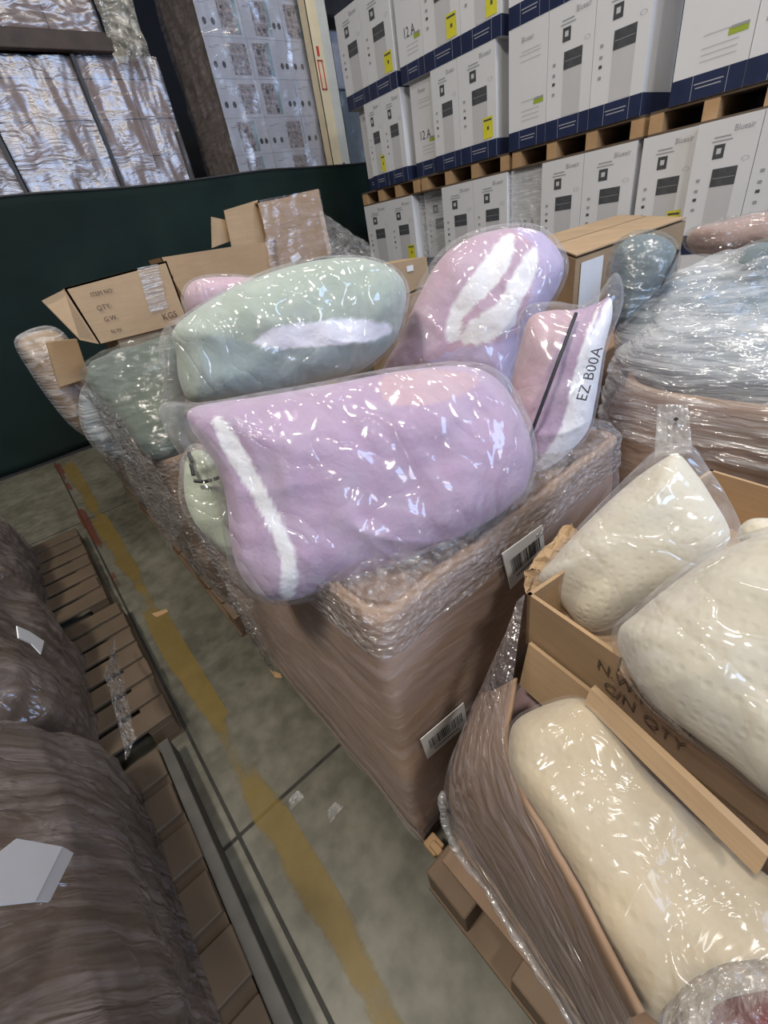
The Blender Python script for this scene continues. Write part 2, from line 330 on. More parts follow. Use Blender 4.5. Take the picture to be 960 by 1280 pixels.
# ---------------------------------------------------------------- soft bodies
class Puff:
    """a stuffed body: a closed outline lying in a plane, filled out to a real thickness on both sides"""
    def __init__(s, outline, dist, T, Tb=None, n=None, a=2.6, b=2.0, NB=150, NR=34, center=None, amp=.006, wr=None, seed=0, flat=None):
        cx = sum(p[0] for p in outline)/len(outline); cy = sum(p[1] for p in outline)/len(outline)
        if center: cx, cy = center
        s.c = at_d(cx, cy, dist); s.n = (Vector(n) if n else (CAM-s.c)).normalized()
        s.u = (RT-s.n*RT.dot(s.n)).normalized(); s.v = s.n.cross(s.u)
        s.T = T; s.Tb = T if Tb is None else Tb; s.a = a; s.b = b; s.NB = NB; s.NR = NR; s.amp = amp; s.wr = wr; s.seed = seed
        P = [s.uv(*p) for p in outline]; s.B = cat_rom([(p[0], p[1], 0) for p in P], NB); s.B = [Vector((p.x, p.y)) for p in s.B]
    def uv(s, x, y):
        d = ray(x, y); t = (s.c-CAM).dot(s.n)/d.dot(s.n); p = CAM+d*t-s.c; return (p.dot(s.u), p.dot(s.v))
    def h(s, r): return (max(0, 1-r**s.a))**(1/s.b)
    def disp(s, p, hh):
        d = s.amp*fbm(Vector((p.x*7+s.seed, p.y*7, s.seed)))
        for w_ in (s.wr or []):
            am, fu, fv, ang = w_; cu = p.x*math.cos(ang)+p.y*math.sin(ang); cv = -p.x*math.sin(ang)+p.y*math.cos(ang)
            q = noise.noise(Vector((cu*fu+s.seed*3.1+.8*noise.noise(Vector((cu*5, cv*5, s.seed))), cv*fv, s.seed*1.7)))
            d += am*((1-abs(q))**4-.3)
        return d*min(1, hh*1.6)
    def point(s, uv, side=1, off=0):
        p = Vector((uv[0], uv[1])); th = math.atan2(p.y, p.x)
        best = None
        for i in range(s.NB):
            b1, b2 = s.B[i], s.B[(i+1) % s.NB]
            den = p.x*(b2.y-b1.y)-p.y*(b2.x-b1.x)
            if abs(den) < 1e-12: continue
            t = (b1.x*(b2.y-b1.y)-b1.y*(b2.x-b1.x))/den; q = (b1.y*p.x-b1.x*p.y)/(-(den)) if False else None
            X = p*t; e = b2-b1; k = (X-b1).dot(e)/max(e.dot(e), 1e-12)
            if t > 0 and -.001 <= k <= 1.001: best = t if best is None else max(best, t)
        r = 1/best if best else 0
        r = min(r, 1); hh = s.h(r)
        return s.c+s.u*p.x+s.v*p.y+s.n*side*((s.T if side > 0 else s.Tb)*hh+s.disp(p, hh)+off)
    def surf(s, x, y, off=.003):
        uv = s.uv(x, y); q = s.point(uv, 1, off)
        for _ in range(3):      # follow the line of sight onto the bulging surface
            d = ray(x, y); t = (q-CAM).dot(s.n)/d.dot(s.n); p = CAM+d*t-s.c; uv = (p.dot(s.u), p.dot(s.v)); q = s.point(uv, 1, off)
        return q
    def build(s, name, mats, parent=None, patches=(), twist=None, edge=.012):
        mb = MB(); rings = []
        for side in (1, -1):
            for j in range(s.NR+1):
                if side < 0 and j == 0: rings.append(None); continue
                r = math.cos(math.pi/2*j/s.NR)**.8 if j < s.NR else 0
                hh = s.h(r); T = s.T if side > 0 else s.Tb; ids = []
                if j == s.NR:
                    ids = [len(mb.v)]; mb.v.append(s.c+s.n*side*(T*hh+s.disp(Vector((0, 0)), 1)))
                else:
                    for b in s.B:
                        p = b*r; ids.append(len(mb.v)); mb.v.append(s.c+s.u*p.x+s.v*p.y+s.n*side*(T*hh+(s.disp(p, hh) if j else 0)))
                rings.append(ids)
        K = s.NR+1
        for si in (0, 1):
            for j in range(s.NR):
                A_ = rings[si*K+j] if not (si == 1 and j == 0) else rings[0]; B_ = rings[si*K+j+1]
                for i in range(s.NB):
                    k = (i+1) % s.NB
                    q = (A_[i], A_[k], B_[0]) if len(B_) == 1 else (A_[i], A_[k], B_[k], B_[i])
                    mb.f.append(q if si == 0 else q[::-1]); mb.m.append(0)
        vs = list(mb.v)
        o = mb.build(name, mats, parent, smooth=True)
        if patches:
            at = o.data.color_attributes.new('pat', 'FLOAT_COLOR', 'POINT')
            PP = [([p[:2] for p in cat_rom([(x, y, 0) for x, y in poly], 60)], ch) for poly, ch in patches]
            for i, p in enumerate(vs):
                if (p-s.c).dot(s.n) < -.01: at.data[i].color = (0, 0, 0, 1); continue
                d = p-CAM; z = d.dot(FW); x = 480+F*d.dot(RT)/z; y = 640+F*d.dot(DN)/z
                col = [0, 0, 0, 1]
                for poly, ch in PP:
                    ins = False; dm = 1e9
                    for a_, b_ in zip(poly, poly[1:]+poly[:1]):
                        if (a_[1] > y) != (b_[1] > y) and x < (b_[0]-a_[0])*(y-a_[1])/(b_[1]-a_[1])+a_[0]: ins = not ins
                        ex, ey = b_[0]-a_[0], b_[1]-a_[1]; t = max(0, min(1, ((x-a_[0])*ex+(y-a_[1])*ey)/max(ex*ex+ey*ey, 1e-9)))
                        dm = min(dm, math.hypot(x-a_[0]-t*ex, y-a_[1]-t*ey))
                    sd = (dm if ins else -dm)+3*noise.noise(Vector((x*.12, y*.12, 0)))
                    col[ch] = max(col[ch], min(1, max(0, .5+sd/3)))
                at.data[i].color = col
        return o
def grow(outline, k, cen=None):
    cx = sum(p[0] for p in outline)/len(outline); cy = sum(p[1] for p in outline)/len(outline)
    out = []
    for x, y in outline:
        d = math.hypot(x-cx, y-cy); out.append((x+(x-cx)/d*k, y+(y-cy)/d*k))
    return out
def loft(levels, mi=0, n=120, seed=0, amp=.01, fr=4, cap=True, nz=26, ridge=0, off=0, drop=0):
    """rounded rectangular body; levels = (z, cx, cy, hx, hy, corner radius)"""
    mb = MB()
    def prof(t):
        zs = [l[0] for l in levels]; z = zs[0]+(zs[-1]-zs[0])*t
        for a, b in zip(levels, levels[1:]):
            if z <= b[0]+1e-9: k = (z-a[0])/max(b[0]-a[0], 1e-9); k = max(0, min(1, k)); return [p+(q-p)*k for p, q in zip(a, b)]
        return levels[-1]
    def pt(u, t, infl=0):
        z, cx, cy, hx, hy, r = prof(t); hx += off; hy += off; per = u*4; side = int(per) % 4; k = per-int(per)
        L = [(1, -1, 0, 1), (1, 1, -1, 0), (-1, 1, 0, -1), (-1, -1, 1, 0)][side]
        # points on the rectangle then rounded by a superellipse-like pull
        x = L[0]*hx if L[2] == 0 else L[0]*hx+L[2]*2*hx*k; y = L[1]*hy if L[3] == 0 else L[1]*hy+L[3]*2*hy*k
        ax = max(0, abs(x)-(hx-r)); ay = max(0, abs(y)-(hy-r))
        if ax > 0 and ay > 0:
            d = math.hypot(ax, ay); x = math.copysign(hx-r+ax/d*r, x); y = math.copysign(hy-r+ay/d*r, y)
        nrm = Vector((x/hx, y/hy, 0)).normalized()
        q = Vector((cx+x, cy+y, z))
        d = amp*fbm(q*fr+Vector((seed, 0, 0)))
        if ridge: d += ridge*((1-abs(noise.noise(Vector((q.x*5+seed, q.y*5, q.z*22+3*noise.noise(q*3))))))**5-.2)
        return q+nrm*d
    mb.grid(lambda u, v: pt(u, v), n, nz, mi, wrapu=True)
    if cap:
        for t, rev in ((0, True), (1, False)):
            base = 0 if t == 0 else nz*n; ids = list(range(base, base+n)); cz = sum((mb.v[i] for i in ids), Vector())/n
            prev = ids
            if drop and t:
                for sc_, dz in ((.97, 0), (.97, -drop)):
                    cur = []
                    for i in ids:
                        p = cz+(mb.v[i]-cz)*sc_; cur.append(len(mb.v)); mb.v.append(p+Vector((0, 0, dz)))
                    for a in range(n):
                        b = (a+1) % n; mb.f.append((prev[a], prev[b], cur[b], cur[a])); mb.m.append(mi)
                    prev = cur
                ids = cur; cz = cz+Vector((0, 0, -drop))
            for rr in (.66, .33):
                cur = []
                for i in ids:
                    p = mb.v[i].lerp(cz, 1-rr); p = p+Vector((0, 0, amp*.6*fbm(p*5) if t else 0)); cur.append(len(mb.v)); mb.v.append(p)
                for a in range(n):
                    b = (a+1) % n; q = (prev[a], prev[b], cur[b], cur[a]); mb.f.append(q[::-1] if rev else q); mb.m.append(mi)
                prev = cur
            mb.v.append(cz); c = len(mb.v)-1
            for a in range(n): b = (a+1) % n; q = (prev[a], prev[b], c); mb.f.append(q[::-1] if rev else q); mb.m.append(mi)
    return mb
def sheet(corners, nu, nv, amp, fr, seed, sag=0, jag=0):
    a, b, c, d = [Vector(p) for p in corners]; nn = (b-a).cross(d-a).normalized(); mb = MB()
    def fn(u, v):
        p = a.lerp(b, u).lerp(d.lerp(c, u), v)
        k = amp*fbm(Vector((p.x*fr+seed, p.y*fr, p.z*fr)))+amp*.8*((1-abs(noise.noise(Vector((u*6+seed, v*14, 1)))))**4)
        e = jag*noise.noise(Vector((u*9+seed, v*9, 7)))
        return p+nn*k+Vector((0, 0, -sag*math.sin(math.pi*u)*math.sin(math.pi*v)))+(b-a)*e*(1 if u > .9 or u < .1 else .2)
    mb.grid(fn, nu, nv); return mb

# ---------------------------------------------------------------- the setting
mb = MB(); mb.box(-7, 9, -9, 14, -.1, 0); tag(mb.build('floor', M['floor']), kind='structure')
mb = MB(); mb.box(-7, 9, 14, 14.2, 0, 8); tag(mb.build('wall_back', M['wall']), kind='structure')
mb = MB(); mb.box(9, 9.2, -9, 14, 0, 8); tag(mb.build('wall_right', M['wall']), kind='structure')
mb = MB(); mb.box(-2.6, -2.4, -4, 14, 0, 8); tag(mb.build('blocker_wall_left', M['wall']), kind='structure')  # unseen wall added to keep ambient light off the left row
mb = MB(); mb.box(-7, 9, -9, 14, 8, 8.2); tag(mb.build('ceiling', M['wall']), kind='structure')
mb = MB(); mb.box(-.185, -.172, -2, 6.2, -.01, .0012); tag(mb.build('floor_joint', M['joint']), kind='structure')
mb = MB(); mb.box(-1.6, 3.2, .998, 1.012, -.01, .0014); tag(mb.build('floor_joint', M['joint']), kind='structure')
mb = MB(); mb.box(-1.6, 3.2, 4.2, 4.21, -.01, .0014); tag(mb.build('floor_joint', M['joint']), kind='structure')
mb = MB(); mb.quad((-.125, -1.2, .0025), (-.005, -1.2, .0025), (-.005, 6.1, .0025), (-.125, 6.1, .0025)); tag(mb.build('yellow_line', M['line_yellow']), 'worn yellow painted line running along the concrete aisle', 'floor line', kind='structure')
mb = MB(); mb.quad((-.20, 2.9, .002), (-.13, 2.9, .002), (-.13, 6.1, .002), (-.20, 6.1, .002)); tag(mb.build('red_line', M['line_red']), 'faded red floor line beside the yellow line near the fence', 'floor line', kind='structure')

# ---------------------------------------------------------------- pallets
def pallet(x0, y0, lx, ly, label, wood='wood', group=None, z0=0, nb=7, name='wooden_pallet', bare=0):
    r = empty(name, (x0+lx/2, y0+ly/2, z0), 0, label, 'pallet', group); rnd = random.Random(int(x0*77+y0*131))
    for i in range(nb):   # deck boards run across the row
        w_ = ly/nb*.78; y = y0+(ly-w_)*i/(nb-1); b = MB(); j = rnd.uniform(-.006, .006)
        b.box(x0+j+bare, x0+lx+j, y, y+w_, z0+.122, z0+.14); bevel(b.build('deck_board', M[wood], r), .003, 1)
    for i in range(3):
        x = x0+(lx-.1)*i/2; nk = 5 if bare else 3; top = .138 if bare and i == 0 else .104
        for k in range(nk):
            y = y0+(ly-.145)*k/(nk-1); b = MB(); b.box(x, x+.1, y, y+.145, z0+.018, z0+top); bevel(b.build('block', M[wood], r), .004, 1)
        if top > .12: b = MB(); b.box(x-.005, x+.105, y0, y0+ly, z0, z0+.018); b.build('bottom_board', M[wood], r); continue
        b = MB(); b.box(x, x+.1, y0, y0+ly, z0+.104, z0+.122); b.build('stringer_board', M[wood], r)
        b = MB(); b.box(x-.005, x+.105, y0, y0+ly, z0, z0+.018); b.build('bottom_board', M[wood], r)
    return r
pallet(.28, .53, .98, 1.19, 'wooden pallet under the tall wrapped carton carrying lavender bundles', 'wood')
pallet(.24, 1.86, 1.02, 1.2, 'wooden pallet under the second wrapped carton, along the aisle', 'wood')
pallet(.24, 3.24, 1.02, 1.2, 'wooden pallet under the farthest wrapped carton by the fence', 'wood')
pallet(.21, -.86, 1.02, 1.30, 'brown block pallet under the cream topper, lower right', 'wood', bare=.115)
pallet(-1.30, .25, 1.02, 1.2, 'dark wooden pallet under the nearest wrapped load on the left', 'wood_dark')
pallet(-1.21, 1.56, 1.02, 1.0, 'dark shaded wooden pallet in the middle of the left row', 'wood_dark')
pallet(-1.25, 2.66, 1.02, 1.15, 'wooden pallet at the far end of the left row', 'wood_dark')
pallet(1.42, -.70, 1.1, 1.36, 'wooden pallet under the brown wrapped carton behind the cream pillows')
pallet(1.98, .95, 1.2, 1.0, 'wooden pallet under the stacked cartons in front of white boxes')

# ---------------------------------------------------------------- main wrapped gaylord
def gaylord(levels, label, mt, cat='carton', seed=0, amp=.012, wrap=M['film'], ridge=.003, name='gaylord_carton', drop=.3):
    o = loft(levels, seed=seed, amp=amp, drop=drop).build(name, M[mt], smooth=True)
    tag(o, label, cat)
    loft(levels, seed=seed, amp=amp*1.2, ridge=ridge, off=.012, cap=False, nz=60, n=160).build('stretch_wrap', wrap, o, smooth=True)
    return o
g1 = gaylord([(.14, .76, 1.11, .50, .59, .02), (.5, .765, 1.11, .503, .60, .025), (.9, .775, 1.11, .49, .60, .03), (1.06, .783, 1.12, .485, .60, .04)],
             'tall brown carton in clear wrap holding the lavender bundles, two barcode labels', 'card_brown', seed=3, amp=.010, drop=.03)
def label_patch(pxs, y, parent, name='barcode_label', seed=0):
    q = [at_y(px, py, y) for px, py in pxs]; mb = MB(); a, b, c, d = q   # tl tr br bl
    nrm = Vector((0, -1, 0)); mb.slab([a, b, c, d], nrm, .002)
    def P(u, v, o=.0028): return a.lerp(b, u).lerp(d.lerp(c, u), v)+nrm*o
    rnd = random.Random(seed); u = .12
    while u < .88:
        w_ = rnd.choice((.008, .014, .022)); mb.quad(P(u, .28), P(u, .68), P(u+w_, .68), P(u+w_, .28), 1); u += w_+rnd.choice((.008, .012, .02))
    u = .2
    while u < .8: mb.quad(P(u, .76), P(u, .84), P(u+.025, .84), P(u+.025, .76), 1); u += .05
    return mb.build(name, [M['paper'], M['ink']], parent)
label_patch([(627, 692), (677, 656), (681, 692), (638, 736)], .492, g1, seed=1)
label_patch([(525, 924), (579, 878), (584, 905), (534, 948)], .492, g1, seed=2)
collar = loft([(.97, .775, 1.11, .493, .603, .05), (1.06, .785, 1.12, .493, .605, .06), (1.09, .79, 1.12, .475, .585, .07), (1.10, .79, 1.12, .43, .53, .08), (1.105, .79, 1.12, .38, .48, .08)], seed=9, amp=.010, fr=8, ridge=.006, off=.012, cap=False, nz=44, n=200)
collar.build('bunched_wrap', M['film_crinkle'], g1, smooth=True)
# torn wood scrap at the foot
mb = MB(); mb.box(.255, .30, .45, .50, .10, .125); mb.box(.262, .285, .44, .48, .115, .14)
bevel(tag(mb.build('splintered_board', M['wood_new'], smooth=False), 'pale splintered board end below the tall wrapped carton corner', 'board'), .006)

# ---------------------------------------------------------------- bundles on the main carton
A = [(250, 512), (330, 499), (420, 483), (500, 468), (570, 462), (612, 474), (640, 510), (657, 555), (657, 592), (640, 625), (590, 660), (510, 697), (440, 720), (385, 741), (352, 746), (325, 738), (304, 712), (294, 675), (290, 630), (280, 590), (262, 560), (245, 535)]
pa = Puff(A, 1.09, .20, .20, a=3.2, b=2.1, NB=210, NR=60, center=(470, 600), amp=.012, seed=2, wr=[(.010, 9, 2.0, 1.25), (.007, 14, 3, .5)])
oa = pa.build('comforter_bundle', M['lavender'], patches=[([(266, 520), (285, 530), (305, 562), (330, 608), (356, 660), (370, 700), (371, 735), (362, 750), (350, 744), (352, 705), (338, 665), (315, 620), (292, 585), (275, 555)], 0),
     ([(480, 470), (560, 462), (600, 475), (560, 500), (490, 505)], 1)])
tag(oa, 'rolled lavender plush comforter with white fleece edge, in front on the tall carton', 'comforter')
AB = [(212, 508), (262, 506), (330, 494), (420, 478), (500, 463), (575, 457), (618, 469), (646, 505), (663, 555), (662, 596), (645, 630), (592, 666), (512, 703), (442, 726), (385, 748), (348, 752), (318, 742), (297, 715), (287, 675), (280, 630), (262, 595), (235, 572), (216, 540)]
pab = Puff(AB, 1.085, .222, .215, a=3.2, b=2.0, NB=220, NR=60, center=(470, 600), amp=.014, seed=5, wr=[(.012, 14, 2.5, 1.25), (.006, 22, 4, .2)])
pab.build('plastic_bag', M['film_clear'], oa)

Bo = [(222, 440), (218, 415), (240, 392), (290, 362), (350, 338), (410, 325), (455, 325), (490, 338), (505, 362), (502, 395), (488, 430), (450, 462), (400, 480), (340, 497), (275, 505), (240, 500), (226, 475)]
pb = Puff(Bo, 1.62, .21, .21, a=3.0, b=2.1, NB=200, NR=56, center=(360, 420), amp=.012, seed=8, wr=[(.014, 2.5, 7, -.25)])
ob = pb.build('comforter_bundle', M['sage'], patches=[([(318, 428), (345, 410), (395, 402), (440, 398), (475, 403), (492, 412), (470, 425), (430, 430), (380, 434), (345, 436)], 0),
     ([(250, 470), (262, 420), (340, 436), (430, 430), (500, 412), (500, 470), (400, 510), (260, 520)], 1)])
tag(ob, 'sage green plush bundle with a white leaf stripe, behind the front lavender roll', 'comforter')
Puff(grow([(210, 470), (205, 440), (212, 410)]+Bo[2:14]+[(222, 503)], 5), 1.61, .232, .225, a=2.8, b=1.9, NB=200, NR=50, center=(360, 420), amp=.016, seed=12, wr=[(.014, 12, 3, 1.2)]).build('plastic_bag', M['film_milky'] if False else M['film_clear'], ob)

Co = [(510, 402), (528, 362), (553, 322), (588, 298), (630, 287), (668, 288), (692, 306), (704, 330), (698, 358), (676, 395), (655, 430), (643, 465), (634, 505), (600, 500), (540, 478), (480, 478), (482, 455), (500, 425)]
pc = Puff(Co, 1.85, .20, .2, a=2.8, b=2.0, NB=200, NR=56, center=(600, 400), amp=.012, seed=15, wr=[(.010, 3, 8, .9)])
oc = pc.build('comforter_bundle', M['lavender_pink'], patches=[([(641, 292), (643, 310), (635, 335), (615, 362), (590, 385), (578, 402), (575, 425), (558, 425), (560, 395), (572, 370), (590, 345), (612, 315), (630, 295)], 0),
     ([(670, 308), (672, 330), (664, 355), (648, 385), (640, 410), (600, 430), (575, 425), (590, 400), (620, 380), (640, 345), (655, 320)], 0),
     ([(640, 285), (700, 300), (705, 350), (650, 440), (630, 510), (560, 480), (500, 480), (560, 440), (640, 420), (665, 360), (670, 310)], 1)])
tag(oc, 'dusty lavender bundle with two white leaf shapes, standing tallest behind the front roll', 'comforter')
Puff(grow(Co, 7), 1.84, .222, .21, a=2.5, b=1.9, NB=200, NR=50, center=(600, 400), amp=.018, seed=19, wr=[(.014, 10, 3, .6)]).build('plastic_bag', M['film_clear'], oc)

Do = [(662, 398), (690, 388), (716, 388), (745, 380), (762, 372), (765, 395), (754, 440), (744, 500), (733, 540), (700, 575), (665, 592), (652, 560), (640, 525), (640, 480), (650, 435)]
pd_ = Puff(Do, 1.36, .10, .12, a=2.6, b=2.0, NB=180, NR=50, center=(700, 480), amp=.010, seed=22, wr=[(.010, 3, 9, .3)])
od = pd_.build('comforter_bundle', M['lavender'], patches=[([(765, 370), (766, 420), (748, 500), (736, 545), (690, 585), (662, 592), (690, 555), (706, 520), (714, 480), (732, 420), (750, 380), (738, 420)], 0),
     ([(655, 395), (715, 388), (690, 450), (664, 530), (650, 550), (640, 500), (650, 430)], 1)])
tag(od, 'pink and lavender bundle with white edge, upright at the right corner of tall carton', 'comforter')
pdb = Puff(grow([(655, 392), (690, 382), (725, 386), (745, 372), (768, 345), (776, 380)]+Do[6:], 5), 1.35, .12, .13, a=2.2, b=1.8, NB=180, NR=46, center=(700, 480), amp=.010, seed=25, wr=[(.008, 10, 4, .3)])
pdb.build('plastic_bag', M['film_clear'], od)
mb = MB(); mb.tube([pdb.surf(720-(720-661)*t, 392+(550-392)*t, .002) for t in [i/14 for i in range(15)]], .005, 6)
mb.build('black_strap', M['ink'], od, smooth=True)
mb = MB(); p0 = pdb.surf(727, 500, .004); p1 = pdb.surf(747, 436, .004); xa = (p1-p0).normalized(); za = (pdb.n-xa*pdb.n.dot(xa)).normalized(); ya = za.cross(xa)
Mx = Matrix((xa, ya, za)).transposed().to_4x4(); Mx.translation = (p0+p1)/2+za*.006
mb.text('EZ B00A', .036, Mx); mb.build('bag_lettering', M['ink'], od)

Eo = [(234, 572), (246, 562), (262, 570), (280, 595), (292, 630), (300, 675), (296, 700), (270, 680), (245, 655), (232, 625), (230, 595)]
pe = Puff(Eo, 1.42, .09, .10, a=2.4, b=2.0, NB=120, NR=36, amp=.010, seed=28, wr=[(.012, 4, 10, .2)])
oe = pe.build('comforter_bundle', M['pale_green'])
tag(oe, 'pale green bundle squeezed under the left end of the front lavender roll', 'comforter')
peb = Puff(grow(Eo, 8), 1.41, .105, .11, a=2.2, b=1.8, NB=120, NR=36, amp=.012, seed=31, wr=[(.010, 9, 4, .3)])
peb.build('plastic_bag', M['film_clear'], oe)
mb = MB()
for a_, b_ in (((236, 566), (240, 578)), ((239, 580), (242, 594)), ((243, 601), (253, 602)), ((255, 602), (265, 600)), ((267, 599), (273, 597))):
    mb.tube([peb.surf(*a_, .002), peb.surf(*b_, .002)], .0055, 6)
mb.build('black_dashed_seam', M['ink'], oe)

Fo = [(233, 388), (231, 365), (245, 350), (275, 346), (310, 347), (335, 352), (330, 380), (280, 395), (245, 402)]
of = Puff(Fo, 2.1, .11, .12, a=2.6, b=2.0, NB=110, NR=30, amp=.01, seed=33).build('comforter_bundle', M['lavender'], patches=[([(231, 350), (340, 345), (330, 400), (235, 400)], 1)])
tag(of, 'small pinkish bundle peeking out behind the left end of the sage bundle', 'comforter')
Puff(grow(Fo, 4), 2.09, .125, .12, a=2.4, b=1.9, NB=110, NR=30, amp=.015, seed=35, wr=[(.012, 8, 4, .3)]).build('plastic_bag', M['film_clear'], of)

# ---------------------------------------------------------------- second and third pallets down the row
g2 = gaylord([(.14, .76, 2.46, .49, .58, .05), (.6, .75, 2.46, .51, .60, .07), (1.04, .75, 2.46, .50, .60, .09)],
             'wrapped brown carton behind the tall one, holding the grey green bag', 'card_dark', seed=41, amp=.03, wrap=M['film_crinkle'], ridge=.015)
g3 = gaylord([(.14, .76, 3.84, .49, .58, .06), (.6, .74, 3.84, .52, .60, .08), (.95, .74, 3.84, .52, .60, .10), (1.12, .76, 3.84, .46, .55, .1)],
             'wrapped brown carton nearest the green fence, end of the row', 'card_dark', seed=47, amp=.04, wrap=M['film_crinkle'], ridge=.015)
Go = [(113, 485), (120, 462), (150, 446), (185, 435), (222, 425), (235, 440), (228, 480), (232, 530), (220, 565), (190, 574), (165, 545), (140, 515), (120, 492)]
og = Puff(Go, 2.25, .10, .2, n=(-.35, -.45, .75), a=4, b=2.2, NB=160, NR=44, amp=.012, seed=51).build('bagged_cushion', M['greygreen'])
tag(og, 'grey green cushion under shiny wrinkled wrap, on the second carton', 'cushion')
Puff(grow(Go, 4), 2.24, .115, .2, n=(-.35, -.45, .75), a=3.6, b=2.0, NB=170, NR=50, amp=.012, seed=53, wr=[(.010, 5, 20, .3)]).build('plastic_bag', M['film_fine'], og)
# loose wrap bulging from the row's aisle side
for (cs, sd, nm, lb) in (
    ([at_x(232, 640, .2), at_x(318, 800, .2), at_x(345, 845, .235), at_x(300, 700, .24)], 61, 'loose_wrap', 'silvery loose wrap hanging off the left side of the tall carton'),
    ([at_x(100, 480, .18), at_x(215, 690, .19), at_x(235, 640, .21), at_x(150, 520, .2)], 62, 'loose_wrap', 'crumpled wrap bulging along the second carton beside the aisle')):
    tag(sheet(cs, 46, 30, .014, 9, sd, jag=.008).build(nm, M['film_crinkle'], smooth=True), lb, 'plastic wrap')
Ho = [(22, 432), (35, 418), (60, 412), (78, 420), (90, 440), (100, 470), (112, 510), (110, 540), (90, 530), (66, 500), (42, 465)]
oh = Puff(Ho, 3.35, .16, .16, NB=120, NR=34, amp=.02, seed=57).build('wrapped_cushion', M['card'])
tag(oh, 'brown padded pack under crumpled wrap, leftmost at the end of the row', 'package')
Puff(grow(Ho, 5), 3.33, .19, .18, NB=140, NR=44, amp=.03, seed=59, wr=[(.03, 6, 8, .3)]).build('stretch_wrap', M['film_streak'], oh)
Ho2 = [(105, 490), (125, 480), (150, 500), (180, 545), (200, 578), (195, 600), (160, 580), (125, 560), (105, 530)]
oh2 = Puff(Ho2, 2.6, .10, .12, NB=120, NR=34, amp=.03, seed=58).build('wrapped_cushion', M['slate'])
tag(oh2, 'bright crumpled plastic pack at the left edge of the second carton', 'package')
Puff(grow(Ho2, 5), 2.58, .13, .13, NB=140, NR=44, amp=.04, seed=60, wr=[(.035, 9, 9, .3)]).build('stretch_wrap', M['film_streak'], oh2)

# cartons on top of the row
mb = MB(); mb.slab([at_y(*p, 3.05) for p in ((112, 472), (74, 484), (58, 428), (96, 424))], (0, 1, 0), .05); bevel(tag(mb.build('carton_corner', M['card_light']), 'brown carton corner poking out of wrap beside the leftmost pack', 'carton'), .004)
def panel(mb, pts, n, t=.006, mi=0): mb.slab(pts, n, t, mi)
def lettering(body, size, p0, p1, nrm, mi_mat, parent, name='printed_text'):
    xa = (p1-p0).normalized(); za = Vector(nrm); za = (za-xa*za.dot(xa)).normalized(); ya = za.cross(xa)
    Mx = Matrix((xa, ya, za)).transposed().to_4x4(); Mx.translation = p0+za*.002; mb = MB(); mb.text(body, size, Mx, align='LEFT'); return mb.build(name, mi_mat, parent)
Y = 2.62
r = empty('tilted_carton', at_y(155, 425, Y), 0, 'upturned cardboard carton printed with four black lines of text', 'carton')
q = [at_y(*p, Y) for p in ((80, 360), (208, 326), (236, 402), (124, 430))]
mb = MB(); panel(mb, [q[3], q[2], q[1], q[0]], (0, 1, 0), .008); mb.build('front_panel', M['card_light'], r)
bk = Vector((.02, .42, -.02))
mb = MB(); panel(mb, [q[0], q[1], q[1]+bk, q[0]+bk], (0, 0, -1), .008); mb.build('top_panel', M['card'], r)
mb = MB(); panel(mb, [q[1], q[2], q[2]+bk, q[1]+bk], (-1, 0, 0), .008); mb.build('side_panel', M['card'], r)
mb = MB(); panel(mb, [q[0], q[0]+bk, q[3]+bk, q[3]], (1, 0, 0), .008); mb.build('side_panel', M['card'], r)
mb = MB(); mb.box(.44, .78, 2.64, 3.0, 1.05, min(p.z for p in q)+.01); tag(bevel(mb.build('cardboard_carton', M['card'])), 'brown carton under the upturned carton with printed text', 'carton')
fl = [at_y(*p, Y) for p in ((80, 362), (124, 430))]; fa = at_y(52, 376, Y-.05); fb = at_y(100, 425, Y-.08)
mb = MB(); panel(mb, [fl[0], fl[1], fb, fa], (0, 1, 0), .006); mb.build('flap', M['card_light'], r)
for body, p0, p1 in (('ITEM NO:', (113, 369), (148, 361)), ('QTY:', (121, 386), (142, 381)), ('G.W.', (130, 400), (150, 395)), ('N.W.', (139, 415), (156, 411)), ('KGS', (203, 397), (222, 392))):
    a_ = at_y(*p0, Y-.003); b_ = at_y(*p1, Y-.003); lettering(body, (b_-a_).length/len(body)*1.55, a_, b_, (0, -1, 0), M['ink_brown'], r)
mb = MB(); a_, b_ = at_y(178, 345, Y-.006), at_y(205, 388, Y-.006)
cs = [at_y(*p, Y-.008) for p in ((172, 335), (198, 330), (210, 385), (188, 392))]
sheet(cs, 14, 14, .006, 30, 3).build('packing_tape', M['film_streak'], r, smooth=True)

Y = 3.15
r = empty('open_carton', at_y(330, 340, Y), 0, 'open cardboard carton with raised flaps in front of the green fence', 'carton')
q = [at_y(*p, Y) for p in ((200, 322), (345, 300), (350, 338), (230, 372))]
mb = MB(); panel(mb, [q[3], q[2], q[1], q[0]], (0, 1, 0), .008); mb.build('front_panel', M['card'], r)
q2 = [at_y(*p, Y) for p in ((322, 252), (398, 236), (415, 318), (345, 338))]; bk = Vector((.05, .5, 0))
mb = MB(); panel(mb, [q2[3], q2[2], q2[1], q2[0]], (0, 1, 0), .008); mb.build('front_panel', M['card'], r)
mb = MB(); panel(mb, [q2[0], q2[1], q2[1]+bk, q2[0]+bk], (0, 0, -1), .008); mb.build('top_panel', M['card'], r)
mb = MB(); panel(mb, [q2[1], q2[2], q2[2]+bk, q2[1]+bk], (-1, 0, 0), .008); mb.build('side_panel', M['card'], r)
mb = MB(); panel(mb, [q[0], q[0]+bk*.8, q[3]+bk*.8, q[3]], (1, 0, 0), .008); mb.build('side_panel', M['card'], r)
fl = [at_y(*p, Y+.06) for p in ((290, 310), (280, 263), (322, 250), (340, 300))]
mb = MB(); panel(mb, fl, (0, 1, 0), .007); mb.build('flap', M['card_light'], r)
